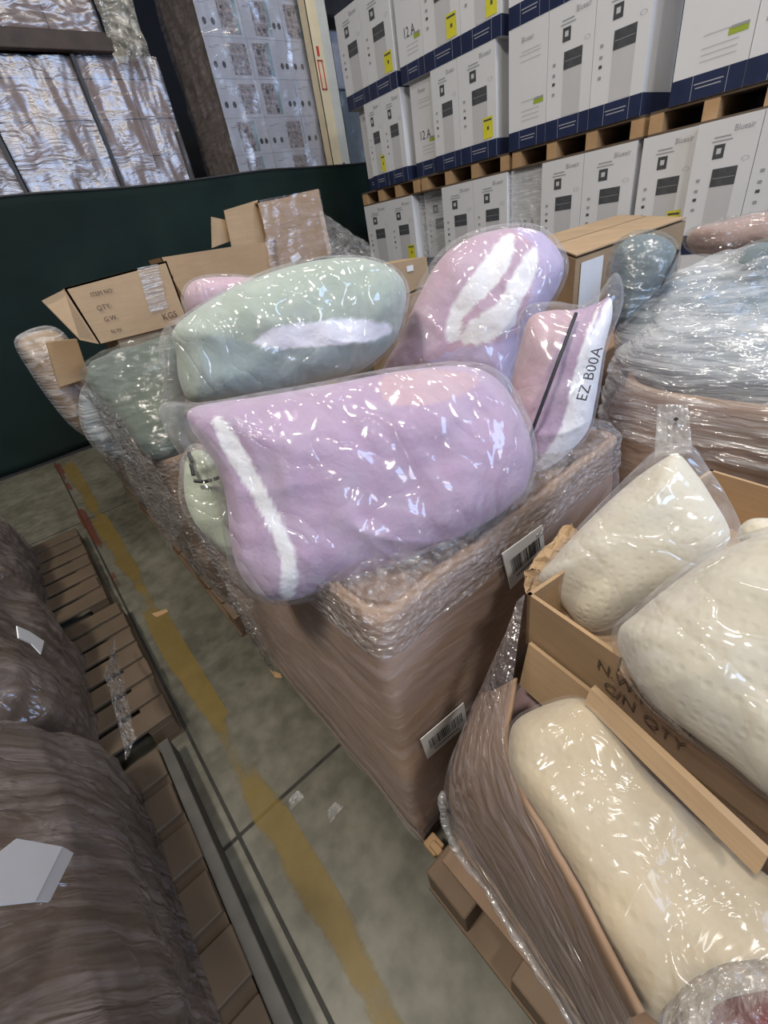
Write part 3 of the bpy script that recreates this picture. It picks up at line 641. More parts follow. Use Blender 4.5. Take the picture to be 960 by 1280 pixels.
fl = [at_y(*p, Y+.12) for p in ((265, 310), (264, 271), (283, 275), (292, 300))]
mb = MB(); panel(mb, fl, (0, 1, 0), .007); mb.build('flap', M['card_light'], r)
cs = [at_y(*p, Y-.01) for p in ((362, 322), (372, 315), (377, 322), (367, 329))]
mb = MB(); panel(mb, cs[::-1], (0, -1, 0), .002); mb.build('paper_label', M['paper'], r)
cs = [at_y(325, 250, Y-.02), at_y(400, 236, Y-.02), at_y(415, 320, Y-.03), at_y(340, 345, Y-.03)]
sheet(cs, 30, 24, .012, 9, 5).build('stretch_wrap', M['film'], r, smooth=True)
cs = [at_y(398, 262, Y-.03), at_y(462, 305, 2.7), at_y(470, 325, 2.6), at_y(412, 330, 2.8)]
sheet(cs, 30, 20, .015, 8, 6).build('hanging_wrap', M['film_crinkle'], r, smooth=True)
mb = MB(); z0 = 1.06   # plain carton lying low behind the sage bundle
mb.box(.62, 1.95, 3.2, 3.85, 1.10, 1.49); bevel(tag(mb.build('low_carton', M['card']), 'long low cardboard carton behind the sage bundle', 'carton'), .01)
Y = 2.9
r = empty('small_carton', at_y(510, 350, Y), 0, 'small cardboard carton between the sage and the tallest lavender bundle', 'carton')
q = [at_y(*p, Y) for p in ((487, 330), (533, 321), (537, 352), (500, 372))]; bk = Vector((.02, .4, 0))
mb = MB(); panel(mb, [q[3], q[2], q[1], q[0]], (0, 1, 0), .3); mb.build('body', M['card_light'], r)
mb = MB(); cs = [at_y(*p, Y-.005) for p in ((508, 333), (516, 331), (517, 338), (509, 340))]; panel(mb, cs[::-1], (0, -1, 0), .002); mb.build('paper_label', M['paper'], r)
mb = MB(); mb.box(min(p.x for p in q)-.02, max(p.x for p in q)+.04, 2.9, 3.3, 0, min(p.z for p in q)+.005); bevel(tag(mb.build('supporting_carton', M['card']), 'cardboard carton under the small carton beside the sage bundle', 'carton'), .01)

# carton with white label, right of the tall bundle
K = Vector(at_z(720, 321, 1.45)); KX = at_z(858, 273, 1.45); KY = at_z(668, 300, 1.45)
ex = (KX-K); ey = (KY-K); ez = Vector((0, 0, -.42)); r = empty('labelled_carton', K+ez+(ex+ey)/2, 0, 'long cardboard carton with a white paper label, in front of the white boxes', 'carton')
mb = MB(); k = len(mb.v); base = [K, KX, KX+ey, KY]; mb.slab([p+ez for p in base], (0, 0, 1), .41); bevel(mb.build('body', M['card'], r), .008)
mb = MB(); a_ = K; e = .5; mb.slab([K, K+ex, K+ex+ey*.48, K+ey*.48], (0, 0, 1), .006); mb.build('flap', M['card_light'], r)
mb = MB(); mb.slab([K+ey*.52, K+ex+ey*.52, K+ex+ey, K+ey], (0, 0, 1), .006); mb.build('flap', M['card_light'], r)
nn = ex.cross(ez).normalized(); nn = nn if nn.y < 0 else -nn; mb = MB()
def onK(u, z): return K+ex*u-Vector((0, 0, z))+nn*.004
mb.slab([onK(.035, .03), onK(.035, .25), onK(.2, .25), onK(.2, .03)], nn, .002); mb.build('paper_label', M['paper'], r)
mb = MB(); mb.box(1.95, 3.2, 1.0, 1.95, .15, 1.03); bevel(tag(mb.build('base_carton', M['card_dark']), 'brown carton below the long labelled carton', 'carton'), .01)

# ---------------------------------------------------------------- big wrapped carton N and the bundles on it
g4 = gaylord([(.14, 1.97, -.02, .52, .64, .06), (.6, 1.96, -.02, .55, .68, .1), (1.0, 1.96, -.02, .555, .69, .14), (1.14, 1.96, -.02, .53, .66, .16)],
             'big brown wrapped carton behind the cream pillows, shiny wrap around its top', 'card_brown', seed=71, amp=.02)
loft([(.98, 1.96, -.02, .56, .70, .15), (1.12, 1.96, -.02, .57, .70, .16), (1.22, 1.97, -.02, .55, .68, .18), (1.34, 2.0, .0, .44, .58, .2)], seed=75, amp=.02, fr=5, ridge=.02, off=.014, cap=False, nz=50, n=200).build('bunched_wrap', M['film_streak'], g4, smooth=True)
Lo = [(762, 340), (770, 312), (790, 296), (815, 293), (838, 302), (846, 322), (838, 345), (815, 370), (790, 400), (775, 415), (764, 400), (758, 370)]
ol = Puff(Lo, 1.9, .13, .13, NB=140, NR=40, amp=.015, seed=81).build('comforter_bundle', M['slate'])
tag(ol, 'slate blue rolled bundle in clear plastic, right of the labelled carton', 'comforter')
Puff(grow(Lo, 6), 1.88, .15, .14, NB=150, NR=46, amp=.02, seed=83, wr=[(.012, 10, 5, .8)]).build('plastic_bag', M['film_fine'], ol)
Mo = [(775, 420), (790, 395), (820, 372), (860, 355), (910, 345), (960, 330), (1040, 320), (1100, 380), (1090, 470), (1000, 500), (920, 500), (850, 490), (800, 460)]
om = Puff(Mo, 1.98, .13, .08, n=(-.3, -.3, .9), a=3, NB=170, NR=46, amp=.02, seed=85).build('comforter_bundle', M['slate'])
tag(om, 'flat slate bundle lying under shiny wrap on the big brown carton', 'comforter')
Puff(grow(Mo, 6), 1.96, .15, .16, n=(-.3, -.3, .9), a=2.8, NB=180, NR=50, amp=.025, seed=87, wr=[(.02, 3, 14, .1)]).build('stretch_wrap', M['film_streak'], om)
Mo2 = [(905, 335), (930, 312), (975, 300), (1040, 300), (1060, 350), (1000, 375), (940, 372), (912, 358)]
om2 = Puff(Mo2, 2.1, .13, .16, NB=120, NR=36, amp=.02, seed=86).build('comforter_bundle', M['slate'])
tag(om2, 'blue grey bundle at the right edge, above the flat slate one', 'comforter')
Puff(grow(Mo2, 5), 2.08, .15, .16, NB=130, NR=40, amp=.025, seed=88, wr=[(.012, 8, 6, .1)]).build('plastic_bag', M['film_fine'], om2)
mb = MB(); mb.tube([at_d(*p, 1.80) for p in ((825, 362), (833, 345), (843, 325), (848, 312))], .004, 6); mb.build('black_seam', M['ink'], ol)
Oo = [(858, 300), (870, 285), (905, 276), (950, 266), (1010, 262), (1020, 300), (960, 312), (900, 318), (868, 314)]
oo = Puff(Oo, 2.5, .13, .16, NB=120, NR=36, amp=.02, seed=90).build('comforter_bundle', M['blush'])
tag(oo, 'blush pink bundle in grey plastic in front of the white boxes, far right', 'comforter')
Puff(grow(Oo, 5), 2.47, .15, .16, NB=130, NR=40, amp=.03, seed=92, wr=[(.012, 8, 6, .5)]).build('plastic_bag', M['film_shine'], oo)

# ---------------------------------------------------------------- right foreground: open wrapped bin with cream topper
def tray(x0, x1, y0, y1, z0, z1, t, name, m, label, cat, xr=0):
    r = empty(name, ((x0+x1)/2, (y0+y1)/2, z0), 0, label, cat); return r
bin_ = empty('wrapped_bin', (.74, -.2, .14), 0, 'open cardboard bin in stretched shiny film, holding the large cream topper', 'bin')
x0, x1, y0, y1, zb, zt = .26, 1.26, -.84, .42, .14, .84
for nm, bx in (('side_panel', (x1-.012, x1, y0, y1, zb, zt)), ('end_panel', (x0+.12, x1, y1-.012, y1, zb, .55)), ('end_panel', (x0, x1, y0, y0+.012, zb, zt)), ('bottom_panel', (x0, x1, y0, y1, zb, zb+.012))):
    mb = MB(); mb.box(*bx); mb.build(nm, M['card_dark'], bin_)
# tent of film from the carton corner down over the bin's aisle side
_tt = cat_rom([at_d(657, 742, .93), at_d(640, 860, .93), at_d(630, 935, .90), at_d(660, 1010, .85), at_d(700, 1085, .82), at_d(745, 1180, .79), at_d(800, 1290, .77)], 41, False)
_bb = cat_rom([at_d(654, 745, 1.0), at_d(592, 880, 1.12), at_d(560, 965, 1.16), at_d(562, 1035, 1.28), at_d(608, 1110, 1.30), at_d(660, 1185, 1.30), at_d(730, 1290, 1.30)], 41, False)
def tent(u, v):
    i = u*40; a = int(min(i, 39)); k = i-a; T_ = _tt[a].lerp(_tt[a+1], k); B_ = _bb[a].lerp(_bb[a+1], k); p = T_.lerp(B_, v)
    out = Vector((-1, -.1, .25)).normalized()
    d = .02*math.sin(math.pi*v)+.006*fbm(p*9)+.008*((1-abs(noise.noise(Vector((v*11+noise.noise(p*4), u*2.0, 3)))))**5)*min(1, v*8)
    return p+out*d
mb = MB(); mb.grid(lambda u, v: tent(.27+.73*u, .04+.94*v)+Vector((.022, .004, -.008)), 60, 30); o = mb.build('side_panel', M['card_dark'], bin_, smooth=True); o.modifiers.new('thickness', 'SOLIDIFY').thickness = -.008
mb = MB(); mb.grid(tent, 90, 60); mb.build('stretch_wrap', M['film_side'], bin_, smooth=True)
# hem gathered into a rope along the bottom
mb = MB(); mb.tube([tent(.5+.5*i/30, 1)+Vector((0, 0, .004*math.sin(i*1.7))) for i in range(31)], [.006+.005*abs(math.sin(i*2.3)) for i in range(31)], 8); mb.build('gathered_hem', M['film_streak'], bin_, smooth=True)

To = [(636, 930), (645, 902), (680, 883), (722, 874), (748, 892), (785, 940), (830, 990), (880, 1035), (960, 1100), (1040, 1170), (1050, 1240), (985, 1330), (880, 1370), (835, 1290), (800, 1255), (748, 1170), (706, 1085), (668, 1020), (640, 968)]
pt = Puff(To, .93, .075, .22, n=(-.28, -.16, .94), a=5, b=2.2, NB=240, NR=60, center=(800, 1080), amp=.010, seed=101, wr=[(.008, 2.5, 9, .7)])
ot = pt.build('foam_topper', M['cream_warm'])
tag(ot, 'large warm cream quilted topper lying in the wrapped bin, lower right', 'mattress topper')
Puff(grow(To, 4), .925, .088, .22, n=(-.28, -.16, .94), a=4.4, b=2.0, NB=200, NR=50, center=(800, 1080), amp=.012, seed=103, wr=[(.010, 3, 10, .8), (.005, 14, 3, .4)]).build('plastic_bag', film('thin_poly_bag', .05, .28, .16, (6, 6, 6), 2.0, .7, dist=.02), ot)
# mauve bag behind topper and crimson one in the lower right corner
Uo = [(640, 905), (645, 868), (665, 850), (700, 852), (735, 870), (770, 900), (740, 930), (690, 930), (655, 930)]
ou = Puff(Uo, 1.16, .05, .1, NB=110, NR=30, amp=.02, seed=105).build('bagged_fabric', M['mauve'])
tag(ou, 'mauve fabric pack in clear plastic behind the top of the cream topper', 'package')
Puff(grow(Uo, 5), 1.15, .065, .1, NB=110, NR=36, amp=.02, seed=106, wr=[(.015, 14, 6, .4)]).build('plastic_bag', M['film_clear'], ou)
Vo = [(898, 1278), (915, 1262), (945, 1250), (1000, 1245), (1010, 1300), (950, 1325), (900, 1310)]
ov = Puff(Vo, .74, .04, .06, n=(-.28, -.16, .94), NB=90, NR=24, amp=.015, seed=107).build('bagged_fabric', M['crimson'])
tag(ov, 'crimson fabric pack in the lower right corner, on the cream topper', 'package')
Puff([(826, 1282), (850, 1245), (890, 1215), (940, 1205), (1020, 1215), (1030, 1320), (950, 1350), (850, 1340)], .735, .05, .06, n=(-.28, -.16, .94), NB=120, NR=34, amp=.02, seed=108, wr=[(.014, 14, 8, .4)]).build('plastic_bag', M['film_crinkle'], ov)

# carton Q: its aisle-side wall, flaps, and far wall
r = empty('flat_carton', at_z(820, 900, .80), 0, 'cardboard carton with black print carrying the two cream pillow bags', 'carton')
zt = 1.05
a_, b_ = at_z(659, 742, zt), at_z(775, 822, zt); dirv = (b_-a_).normalized(); e_ = a_+dirv*1.25; nrm = Vector((dirv.y, -dirv.x, 0)); nrm = nrm if nrm.x < 0 else -nrm
dn = Vector((0, 0, -.15)); W = -nrm*.66
mb = MB(); mb.slab([a_+dn, b_+dn, b_, a_], -nrm, .008); mb.build('side_panel', M['card'], r)
mb = MB(); mb.slab([b_+dn, e_+dn, e_+Vector((0, 0, -.04)), b_+Vector((0, 0, -.04))], -nrm, .008); mb.build('side_panel', M['card_dark'], r)
mb = MB(); mb.slab([a_+dn, a_, a_+W, a_+W+dn], dirv, .008); mb.build('end_panel', M['card'], r)
mb = MB(); mb.slab([a_+dn, a_+W+dn, e_+W+dn, e_+dn], (0, 0, 1), .008); mb.build('bottom_panel', M['card'], r)
mb = MB(); mb.slab([a_+W+dn, e_+W+dn, e_+W, a_+W], nrm, .008); mb.build('side_panel', M['card'], r)
# outward flap seen edge on
f0, f1 = at_z(744, 856, .985), at_z(965, 1062, .985); fo = Vector((-.018, .0, -.022))
mb = MB(); mb.slab([f0, f1, f1+fo, f0+fo], nrm, .012); mb.build('flap', M['card_light'], r)
g0, g1_ = at_z(664, 802, .93), at_z(748, 868, .93)
mb = MB(); mb.slab([g0, g1_, g1_+Vector((-.03, 0, -.11)), g0+Vector((-.03, 0, -.11))], nrm, .008); mb.build('flap', M['card_light'], r)
for body, u, z in (('N.W.', .27, -.045), ('C/N', .30, -.085), ('MADE', .40, -.05), ('QTY', .42, -.09)):
    p0 = a_+dirv*(.6*u)+Vector((0, 0, z))+nrm*.003; lettering(body, .034, p0, p0+dirv, nrm, M['ink_brown'], r)
# crumpled kraft paper at the carton's corner
def crumple(u, v):
    c0 = at_d(668, 726, 1.02).lerp(at_d(712, 672, 1.08), u); a = v*2*math.pi
    p = c0+RT*(.022*math.cos(a))-DN*(.028*math.sin(a)); return p+Vector((noise.noise(p*60), noise.noise(p*60+Vector((9, 0, 0))), noise.noise(p*60+Vector((0, 9, 0)))))*.018*(1-abs(u-.5)*.6)
mb = MB(); mb.grid(lambda v, u: crumple(u, v), 20, 14, wrapu=True); tag(mb.build('crumpled_kraft_paper', M['card_light']), 'crumpled tan kraft paper at the corner of the printed carton', 'packing paper')

R1 = [(824, 578), (846, 568), (866, 588), (888, 620), (912, 668), (890, 700), (850, 735), (800, 762), (760, 786), (730, 786), (705, 758), (672, 722), (690, 700), (722, 665), (760, 628), (795, 598)]
p1_ = Puff(R1, 1.05, .10, .10, NB=180, NR=48, a=2.6, amp=.008, seed=111, center=(790, 680), wr=[(.008, 7, 2, -.9)])
o1 = p1_.build('pillow', M['cream']); tag(o1, 'cream pillow in a clear hanger bag, upper of the two on the printed carton', 'pillow')
B1 = [(826, 560), (862, 556), (885, 585), (908, 620), (926, 660), (915, 690), (850, 745), (800, 775), (768, 795), (740, 795), (700, 765), (656, 734), (664, 722), (700, 682), (745, 635), (800, 580)]
Puff(B1, 1.045, .115, .115, NB=180, NR=48, a=2.2, b=1.8, amp=.012, seed=113, center=(790, 680), wr=[(.010, 12, 3, -.9)]).build('plastic_bag', M['film_clear'], o1)
cs = [at_d(*p, 1.06) for p in ((822, 505), (860, 506), (866, 566), (818, 572))]
sheet(cs, 20, 24, .006, 14, 8).build('bag_header', M['film_milky'], o1, smooth=True)
mb = MB(); p = at_d(845, 524, 1.05); mb.tube([p, p+(CAM-p).normalized()*.003], .004, 10); mb.build('hang_hole', M['steel'], o1)
R2 = [(775, 790), (800, 765), (850, 725), (900, 692), (960, 668), (1060, 650), (1130, 740), (1130, 900), (1060, 1010), (975, 1000), (910, 950), (850, 905), (812, 872), (782, 830)]
p2_ = Puff(R2, .86, .12, .12, NB=200, NR=56, a=2.8, amp=.010, seed=121, center=(940, 830), wr=[(.008, 2, 6, .5)])
o2 = p2_.build('pillow', M['cream']); tag(o2, 'large cream dotted pillow in a clear bag, nearest on the printed carton', 'pillow')
Puff(grow(R2, 9), .855, .132, .13, NB=200, NR=56, a=2.3, b=1.8, amp=.012, seed=123, center=(940, 830), wr=[(.010, 9, 3, .9), (.006, 16, 5, -.4)]).build('plastic_bag', M['film_clear'], o2)
R3 = [(922, 668), (935, 650), (965, 648), (1010, 655), (1000, 700), (940, 690)]
o3 = Puff(R3, 1.15, .04, .05, NB=80, NR=20, amp=.004, seed=131).build('pillow', M['cream']); tag(o3, 'sliver of a third cream pillow bag at the right edge', 'pillow')

# ---------------------------------------------------------------- left row of wrapped loads
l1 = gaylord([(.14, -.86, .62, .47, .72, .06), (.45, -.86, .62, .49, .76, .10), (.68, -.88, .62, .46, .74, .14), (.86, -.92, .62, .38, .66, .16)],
             'dark wrapped brown load nearest on the left, with a white paper label', 'card_shaded', seed=141, amp=.018, wrap=M['film_left'], ridge=.008, name='wrapped_load', drop=0)
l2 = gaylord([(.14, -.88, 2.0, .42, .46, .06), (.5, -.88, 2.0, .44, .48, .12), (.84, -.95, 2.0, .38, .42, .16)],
             'wrapped brown load in the middle of the left row', 'card_shaded', seed=143, amp=.03, wrap=M['film_left'], ridge=.01, name='wrapped_load', drop=0)
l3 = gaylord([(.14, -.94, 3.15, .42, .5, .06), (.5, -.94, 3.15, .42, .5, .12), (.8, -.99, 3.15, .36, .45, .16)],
             'wrapped brown load at the far end of the left row', 'card_shaded', seed=145, amp=.03, wrap=M['film_left'], ridge=.01, name='wrapped_load', drop=0)
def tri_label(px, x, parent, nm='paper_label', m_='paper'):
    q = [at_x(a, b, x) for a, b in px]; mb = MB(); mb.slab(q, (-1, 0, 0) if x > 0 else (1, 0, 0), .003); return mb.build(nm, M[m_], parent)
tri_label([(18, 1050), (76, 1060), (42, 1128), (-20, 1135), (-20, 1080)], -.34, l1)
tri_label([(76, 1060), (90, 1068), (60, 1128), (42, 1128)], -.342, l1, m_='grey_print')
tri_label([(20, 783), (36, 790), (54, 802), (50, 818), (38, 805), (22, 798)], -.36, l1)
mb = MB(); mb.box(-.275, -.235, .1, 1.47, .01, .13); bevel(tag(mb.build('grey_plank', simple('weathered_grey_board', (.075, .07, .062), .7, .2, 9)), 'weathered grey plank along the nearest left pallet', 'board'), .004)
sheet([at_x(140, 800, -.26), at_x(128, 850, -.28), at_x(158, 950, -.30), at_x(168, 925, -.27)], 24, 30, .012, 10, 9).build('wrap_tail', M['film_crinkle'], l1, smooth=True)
# ---------------------------------------------------------------- floor litter
def chip(pts, label, m_, cat, name):
    q = [at_z(a, b, .004) for a, b in pts]; mb = MB(); mb.slab(q, (0, 0, 1), .006); tag(mb.build(name, M[m_]), label, cat)
chip([(190, 768), (208, 762), (211, 765), (196, 772)], 'pale wood splinter on the floor in mid aisle', 'wood_new', 'splinter', 'wood_splinter')
chip([(337, 838), (351, 843), (353, 848), (345, 848)], 'pinkish wood chip on the floor near the tall carton', 'wood_new', 'splinter', 'wood_chip')
chip([(193, 925), (206, 905), (208, 909), (198, 930)], 'pale splinter sticking out at the end of the grey plank', 'grey_print', 'splinter', 'wood_splinter')
for i, (x, y, lb) in enumerate(((370, 1000, 'scrap of clear plastic on the floor beside the floor joint'), (418, 1015, 'thin scrap of clear plastic on the floor below the tall carton'), (470, 912, 'tiny scrap of film lying close under the tall carton'))):
    p = at_z(x, y, .006); mb = sheet([p+Vector((-.03, -.02, 0)), p+Vector((.03, -.015, 0)), p+Vector((.02, .02, 0)), p+Vector((-.02, .02, 0))], 14, 10, .012, 40, i, jag=.2)
    tag(mb.build('film_scrap', M['film_milky'], smooth=True), lb, 'plastic scrap')

# ---------------------------------------------------------------- white appliance cartons
WB, HB, DB = .40, .76, .46    # width along the row, height, depth
def rectx(mb, y0, y1, z0, z1, mi, x=-.0015):
    mb.quad((x, y1, z0), (x, y0, z0), (x, y0, z1), (x, y1, z1), mi)
TXT = Matrix(((0, 0, -1, 0), (-1, 0, 0, 0), (0, 1, 0, 0), (0, 0, 0, 1)))   # text faces -x, reads toward -y
def tx(y, z, x=-.0022): m_ = TXT.copy(); m_.translation = Vector((x, y, z)); return m_
def white_box(kind, sticker):
    mb = MB(); mb.box(0, DB, 0, WB, 0, HB, 0)
    # mats: 0 white 1 navy 2 light grey 3 dark 4 text 5 yellow 6 green
    L = WB   # reader's left is at y = L, reader's right is at y = 0
    rectx(mb, 0, L, 0, .125, 1); mb.quad((0, -.0015, 0), (DB, -.0015, 0), (DB, -.0015, .125), (0, -.0015, .125), 1)
    for y in (.09, .28): rectx(mb, y-.0015, y+.0015, 0, .125, 4, -.0025)
    for z, a, b in ((.075, .11, .27), (.055, .12, .26)): rectx(mb, a, b, z, z+.006, 4, -.0025)
    if kind == 'front':
        mb.text('Blueair', .045, tx(.10, .70), 4)
        rectx(mb, L-.225, L-.12, .665, .673, 4); rectx(mb, L-.24, L-.11, .645, .652, 4)
        rectx(mb, L-.20, L-.13, .555, .63, 3); rectx(mb, L-.18, L-.15, .58, .61, 2, -.0025)
        rectx(mb, .09, .25, .13, .45, 2); rectx(mb, .09, .25, .40, .50, 3, -.0025)
        rectx(mb, .10, .24, .445, .448, 4, -.003)
        for z in (.44, .38, .33, .27): rectx(mb, L-.075, L-.05, z, z+.018, 4 if z != .33 else 3)
        for k in range(10):
            a = 2*math.pi*k/10; rectx(mb, .055+.022*math.cos(a)-.003, .055+.022*math.cos(a)+.003, .53+.012*math.sin(a), .534+.012*math.sin(a), 4)
    else:
        mb.text('Blueair', .045, tx(.20, .67), 4)
        if kind == 'note': mb.text('12 A', .10, tx(.2, .33), 3)
        for z in (.60, .58, .545, .30, .24, .21, .18): rectx(mb, .07, .26+.06*((z*100) % 3)/3, z, z+.006, 2)
        rectx(mb, .03, .13, .265, .30, 6); rectx(mb, .03, .12, .292, .305, 4, -.0022)
    if sticker: rectx(mb, .035, .14, .14, .29, 5, -.0032); rectx(mb, .045, .13, .262, .275, 3, -.0038); rectx(mb, .075, .095, .20, .225, 3, -.0038)
    o = mb.build('appliance_box', [M['white'], M['navy'], M['grey_print'], M['dark_print'], M['text_print'], M['yellow'], M['green']], origin=(0, 0, 0)); return o
protos = {}
XW = 4.2
def place_white(kind, st, y0, y1, z0, dx, label, group):
    key = (kind, st)
    if key not in protos: o = protos[key] = white_box(kind, st)
    else: o = protos[key].copy(); C.objects.link(o)
    o.location = (XW+dx, y0+.002, z0); o.scale = (1, (y1-y0-.004)/WB, 1); tag(o, label, 'box', group)
GZ = (.24, .38+.0, 1.14)
ordn = ['first', 'second', 'third', 'fourth', 'fifth', 'sixth', 'seventh', 'eighth', 'ninth', 'tenth', 'eleventh', 'twelfth']
low = [(4.75, 5.19, 'front', 0, 0), (4.32, 4.75, 'front', 1, 0), (3.87, 4.27, 'front', 0, .14), (3.45, 3.87, 'front', 0, 0), (3.05, 3.45, 'front', 1, 0), (2.69, 3.04, 'note', 0, .05), (2.31, 2.69, 'front', 0, 0), (1.90, 2.31, 'front', 1, 0), (1.49, 1.86, 'front', 1, 0), (1.13, 1.49, 'front', 0, -.05), (.75, 1.13, 'front', 0, -.05)]
mid = [(4.93, 5.12, 'plain', 0, .08), (4.66, 4.93, 'front', 1, 0), (4.34, 4.66, 'front', 0, 0), (3.91, 4.24, 'note', 0, .04), (3.58, 3.91, 'front', 0, 0), (3.16, 3.58, 'front', 1, 0), (2.67, 3.03, 'plain', 0, 0), (2.30, 2.67, 'front', 0, 0), (1.91, 2.30, 'front', 0, 0), (1.30, 1.72, 'plain', 0, 0), (.9, 1.30, 'front', 0, 0)]
up = [(4.80, 5.20, 'front', 0, 0), (4.36, 4.80, 'front', 1, 0), (3.97, 4.30, 'note', 0, 0), (3.52, 3.97, 'front', 1, 0), (3.10, 3.52, 'front', 1, 0), (2.67, 3.03, 'plain', 0, 0), (2.28, 2.67, 'front', 0, 0), (1.88, 2.28, 'front', 0, 0)]
for rows, z0, nm in ((low, 1.14, 'bottom'), (mid, 2.04, 'middle'), (up, 2.80, 'top')):
    for i, (a, b, k, st, dx) in enumerate(rows):
        look = {'front': 'printed appliance picture', 'plain': 'plain text side', 'note': 'large number and green label'}[k]+(' and yellow sticker' if st else '')
        place_white(k, st, a, b, z0, dx, f'white box with {look}, {ordn[i]} from left in the {nm} row', f'white appliance boxes in the {nm} row')
for i, (a, b, k, st, dx) in enumerate(low): place_white('front', 0, a, b, .38, dx, 'white appliance box under the bottom visible row, behind the cartons', 'white appliance boxes hidden below the bottom row')
for z0 in (0, .12, 1.9):
    for i, (a, b) in enumerate(((4.2, 5.2), (3.04, 4.16), (1.88, 3.0), (.74, 1.84))):
        lb = {0: 'floor', .12: 'second', 1.9: 'raised'}[z0]
        r = empty('stringer_pallet', (XW+.5, (a+b)/2, z0), 0, f'{lb} pallet of the white boxes, {ordn[i]} from the left', 'pallet', 'pallets under the white boxes'); hh = .14 if z0 == 1.9 else .12
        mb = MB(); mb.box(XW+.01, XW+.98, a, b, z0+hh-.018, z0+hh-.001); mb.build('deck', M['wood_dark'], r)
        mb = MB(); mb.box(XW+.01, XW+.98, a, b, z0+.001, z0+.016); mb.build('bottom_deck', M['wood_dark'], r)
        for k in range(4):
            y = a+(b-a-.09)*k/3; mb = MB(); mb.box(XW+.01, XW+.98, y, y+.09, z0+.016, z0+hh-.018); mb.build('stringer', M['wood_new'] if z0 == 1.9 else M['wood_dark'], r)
# wrap over the shiny recessed boxes
mb = MB(); mb.box(0, 0, 0, 0, 0, 0)
for (a, b, z0, z1, lb) in ((2.70, 3.04, 1.15, 1.88, 'glossy crumpled wrap over the sixth box of the bottom row'), (3.9, 4.3, 1.15, 1.88, 'glossy crumpled wrap over the recessed third box of bottom row')):
    tag(sheet([(XW+.03 if a < 3 else XW+.1, b, z0), (XW+.03 if a < 3 else XW+.1, a, z0), (XW+.03 if a < 3 else XW+.1, a, z1), (XW+.03 if a < 3 else XW+.1, b, z1)], 30, 50, .012, 14, 3).build('glossy_wrap', M['film_streak'], smooth=True), lb, 'plastic wrap')

# ---------------------------------------------------------------- green fence
r = empty('mesh_fence', (1.5, 6.3, 0), 0, 'dark green mesh fence screen across the end of the aisle', 'fence')
mb = MB()
def fs(u, v):
    x = -3+8.3*u; z = .02+v*(2.46+.015*math.sin(x*2.2)-.03*(x-1)/4*0); return (x, 6.3+.02*fbm(Vector((x*1.5, z, 0)))+.012*math.sin(x*5), z)
mb.grid(fs, 120, 30); o = mb.build('mesh_screen', M['fence'], r, smooth=True); sd = o.modifiers.new('thickness', 'SOLIDIFY'); sd.thickness = .004
mb = MB(); mb.tube([fs(i/60, 1) for i in range(61)], .012, 8); mb.build('top_rail', M['steel'], r)
for x, h in ((-2.4, 2.5), (.25, 2.5), (2.60, 2.92), (4.9, 2.5)):
    mb = MB(); mb.tube([(x, 6.36, 0), (x, 6.36, h)], .018, 10); mb.build('post', M['steel'], r, smooth=True)
mb = MB(); mb.box(-3, 5.3, 6.24, 6.3, 0, .02); mb.build('bottom_rail', M['steel'], r)

# ---------------------------------------------------------------- storage rack behind the fence
YR = 7.3
r = empty('rack_upright', (5.45, YR, 0), 0, 'cream painted steel rack post with a red rectangular sticker', 'rack')
mb = MB(); mb.box(5.23, 5.41, YR-.24, YR-.23, 0, 5.2); mb.box(5.23, 5.24, YR-.24, YR-.08, 0, 5.2); mb.build('front_face', M['rack_cream'], r)
mb = MB(); mb.box(5.41, 5.58, YR-.24, YR-.23, 0, 5.2); mb.box(5.57, 5.58, YR-.24, YR-.08, 0, 5.2); mb.build('side_face', M['rack_side'], r)
mb = MB(); Z0 = 3.45
for bx in ((5.27, 5.285, Z0, Z0+.32), (5.345, 5.36, Z0, Z0+.32), (5.27, 5.36, Z0, Z0+.015), (5.27, 5.36, Z0+.305, Z0+.32), (5.29, 5.33, Z0+.36, Z0+.46)): mb.box(bx[0], bx[1], YR-.246, YR-.241, bx[2], bx[3])
mb.build('red_sticker', M['red'], r)
mb = MB(); mb.box(-3, 2.66, YR-.12, YR-.03, 3.80, 3.96); bevel(tag(mb.build('rack_beam', M['brown_beam']), 'dark brown rack beam between the lower and upper wrapped loads', 'rack beam'), .01)
# wrapped carton loads under the beam
def brick_card(name, c1, c2, sx, sz):
    m_, nt, b = mat(name); v = coords(nt)
    s_ = N(nt, 'ShaderNodeSeparateXYZ'); nt.links.new(v, s_.inputs[0]); cb = N(nt, 'ShaderNodeCombineXYZ'); ad = N(nt, 'ShaderNodeMath', operation='ADD')
    nt.links.new(s_.outputs[0], ad.inputs[0]); nt.links.new(s_.outputs[1], ad.inputs[1]); nt.links.new(ad.outputs[0], cb.inputs[0]); nt.links.new(s_.outputs[2], cb.inputs[1])
    br = N(nt, 'ShaderNodeTexBrick', offset=0.0); nt.links.new(cb.outputs[0], br.inputs[0]); br.inputs['Color1'].default_value = (*c1, 1); br.inputs['Color2'].default_value = (*c2, 1); br.inputs['Mortar'].default_value = (.03, .02, .02, 1)
    br.inputs['Scale'].default_value = 1; br.inputs['Brick Width'].default_value = sx; br.inputs['Row Height'].default_value = sz; br.inputs['Mortar Size'].default_value = .006
    nt.links.new(br.outputs[0], b.inputs['Base Color']); b.inputs['Roughness'].default_value = .8; return m_
M['load'] = brick_card('stacked_cartons_kraft', (.26, .19, .17), (.32, .23, .20), .52, .36)
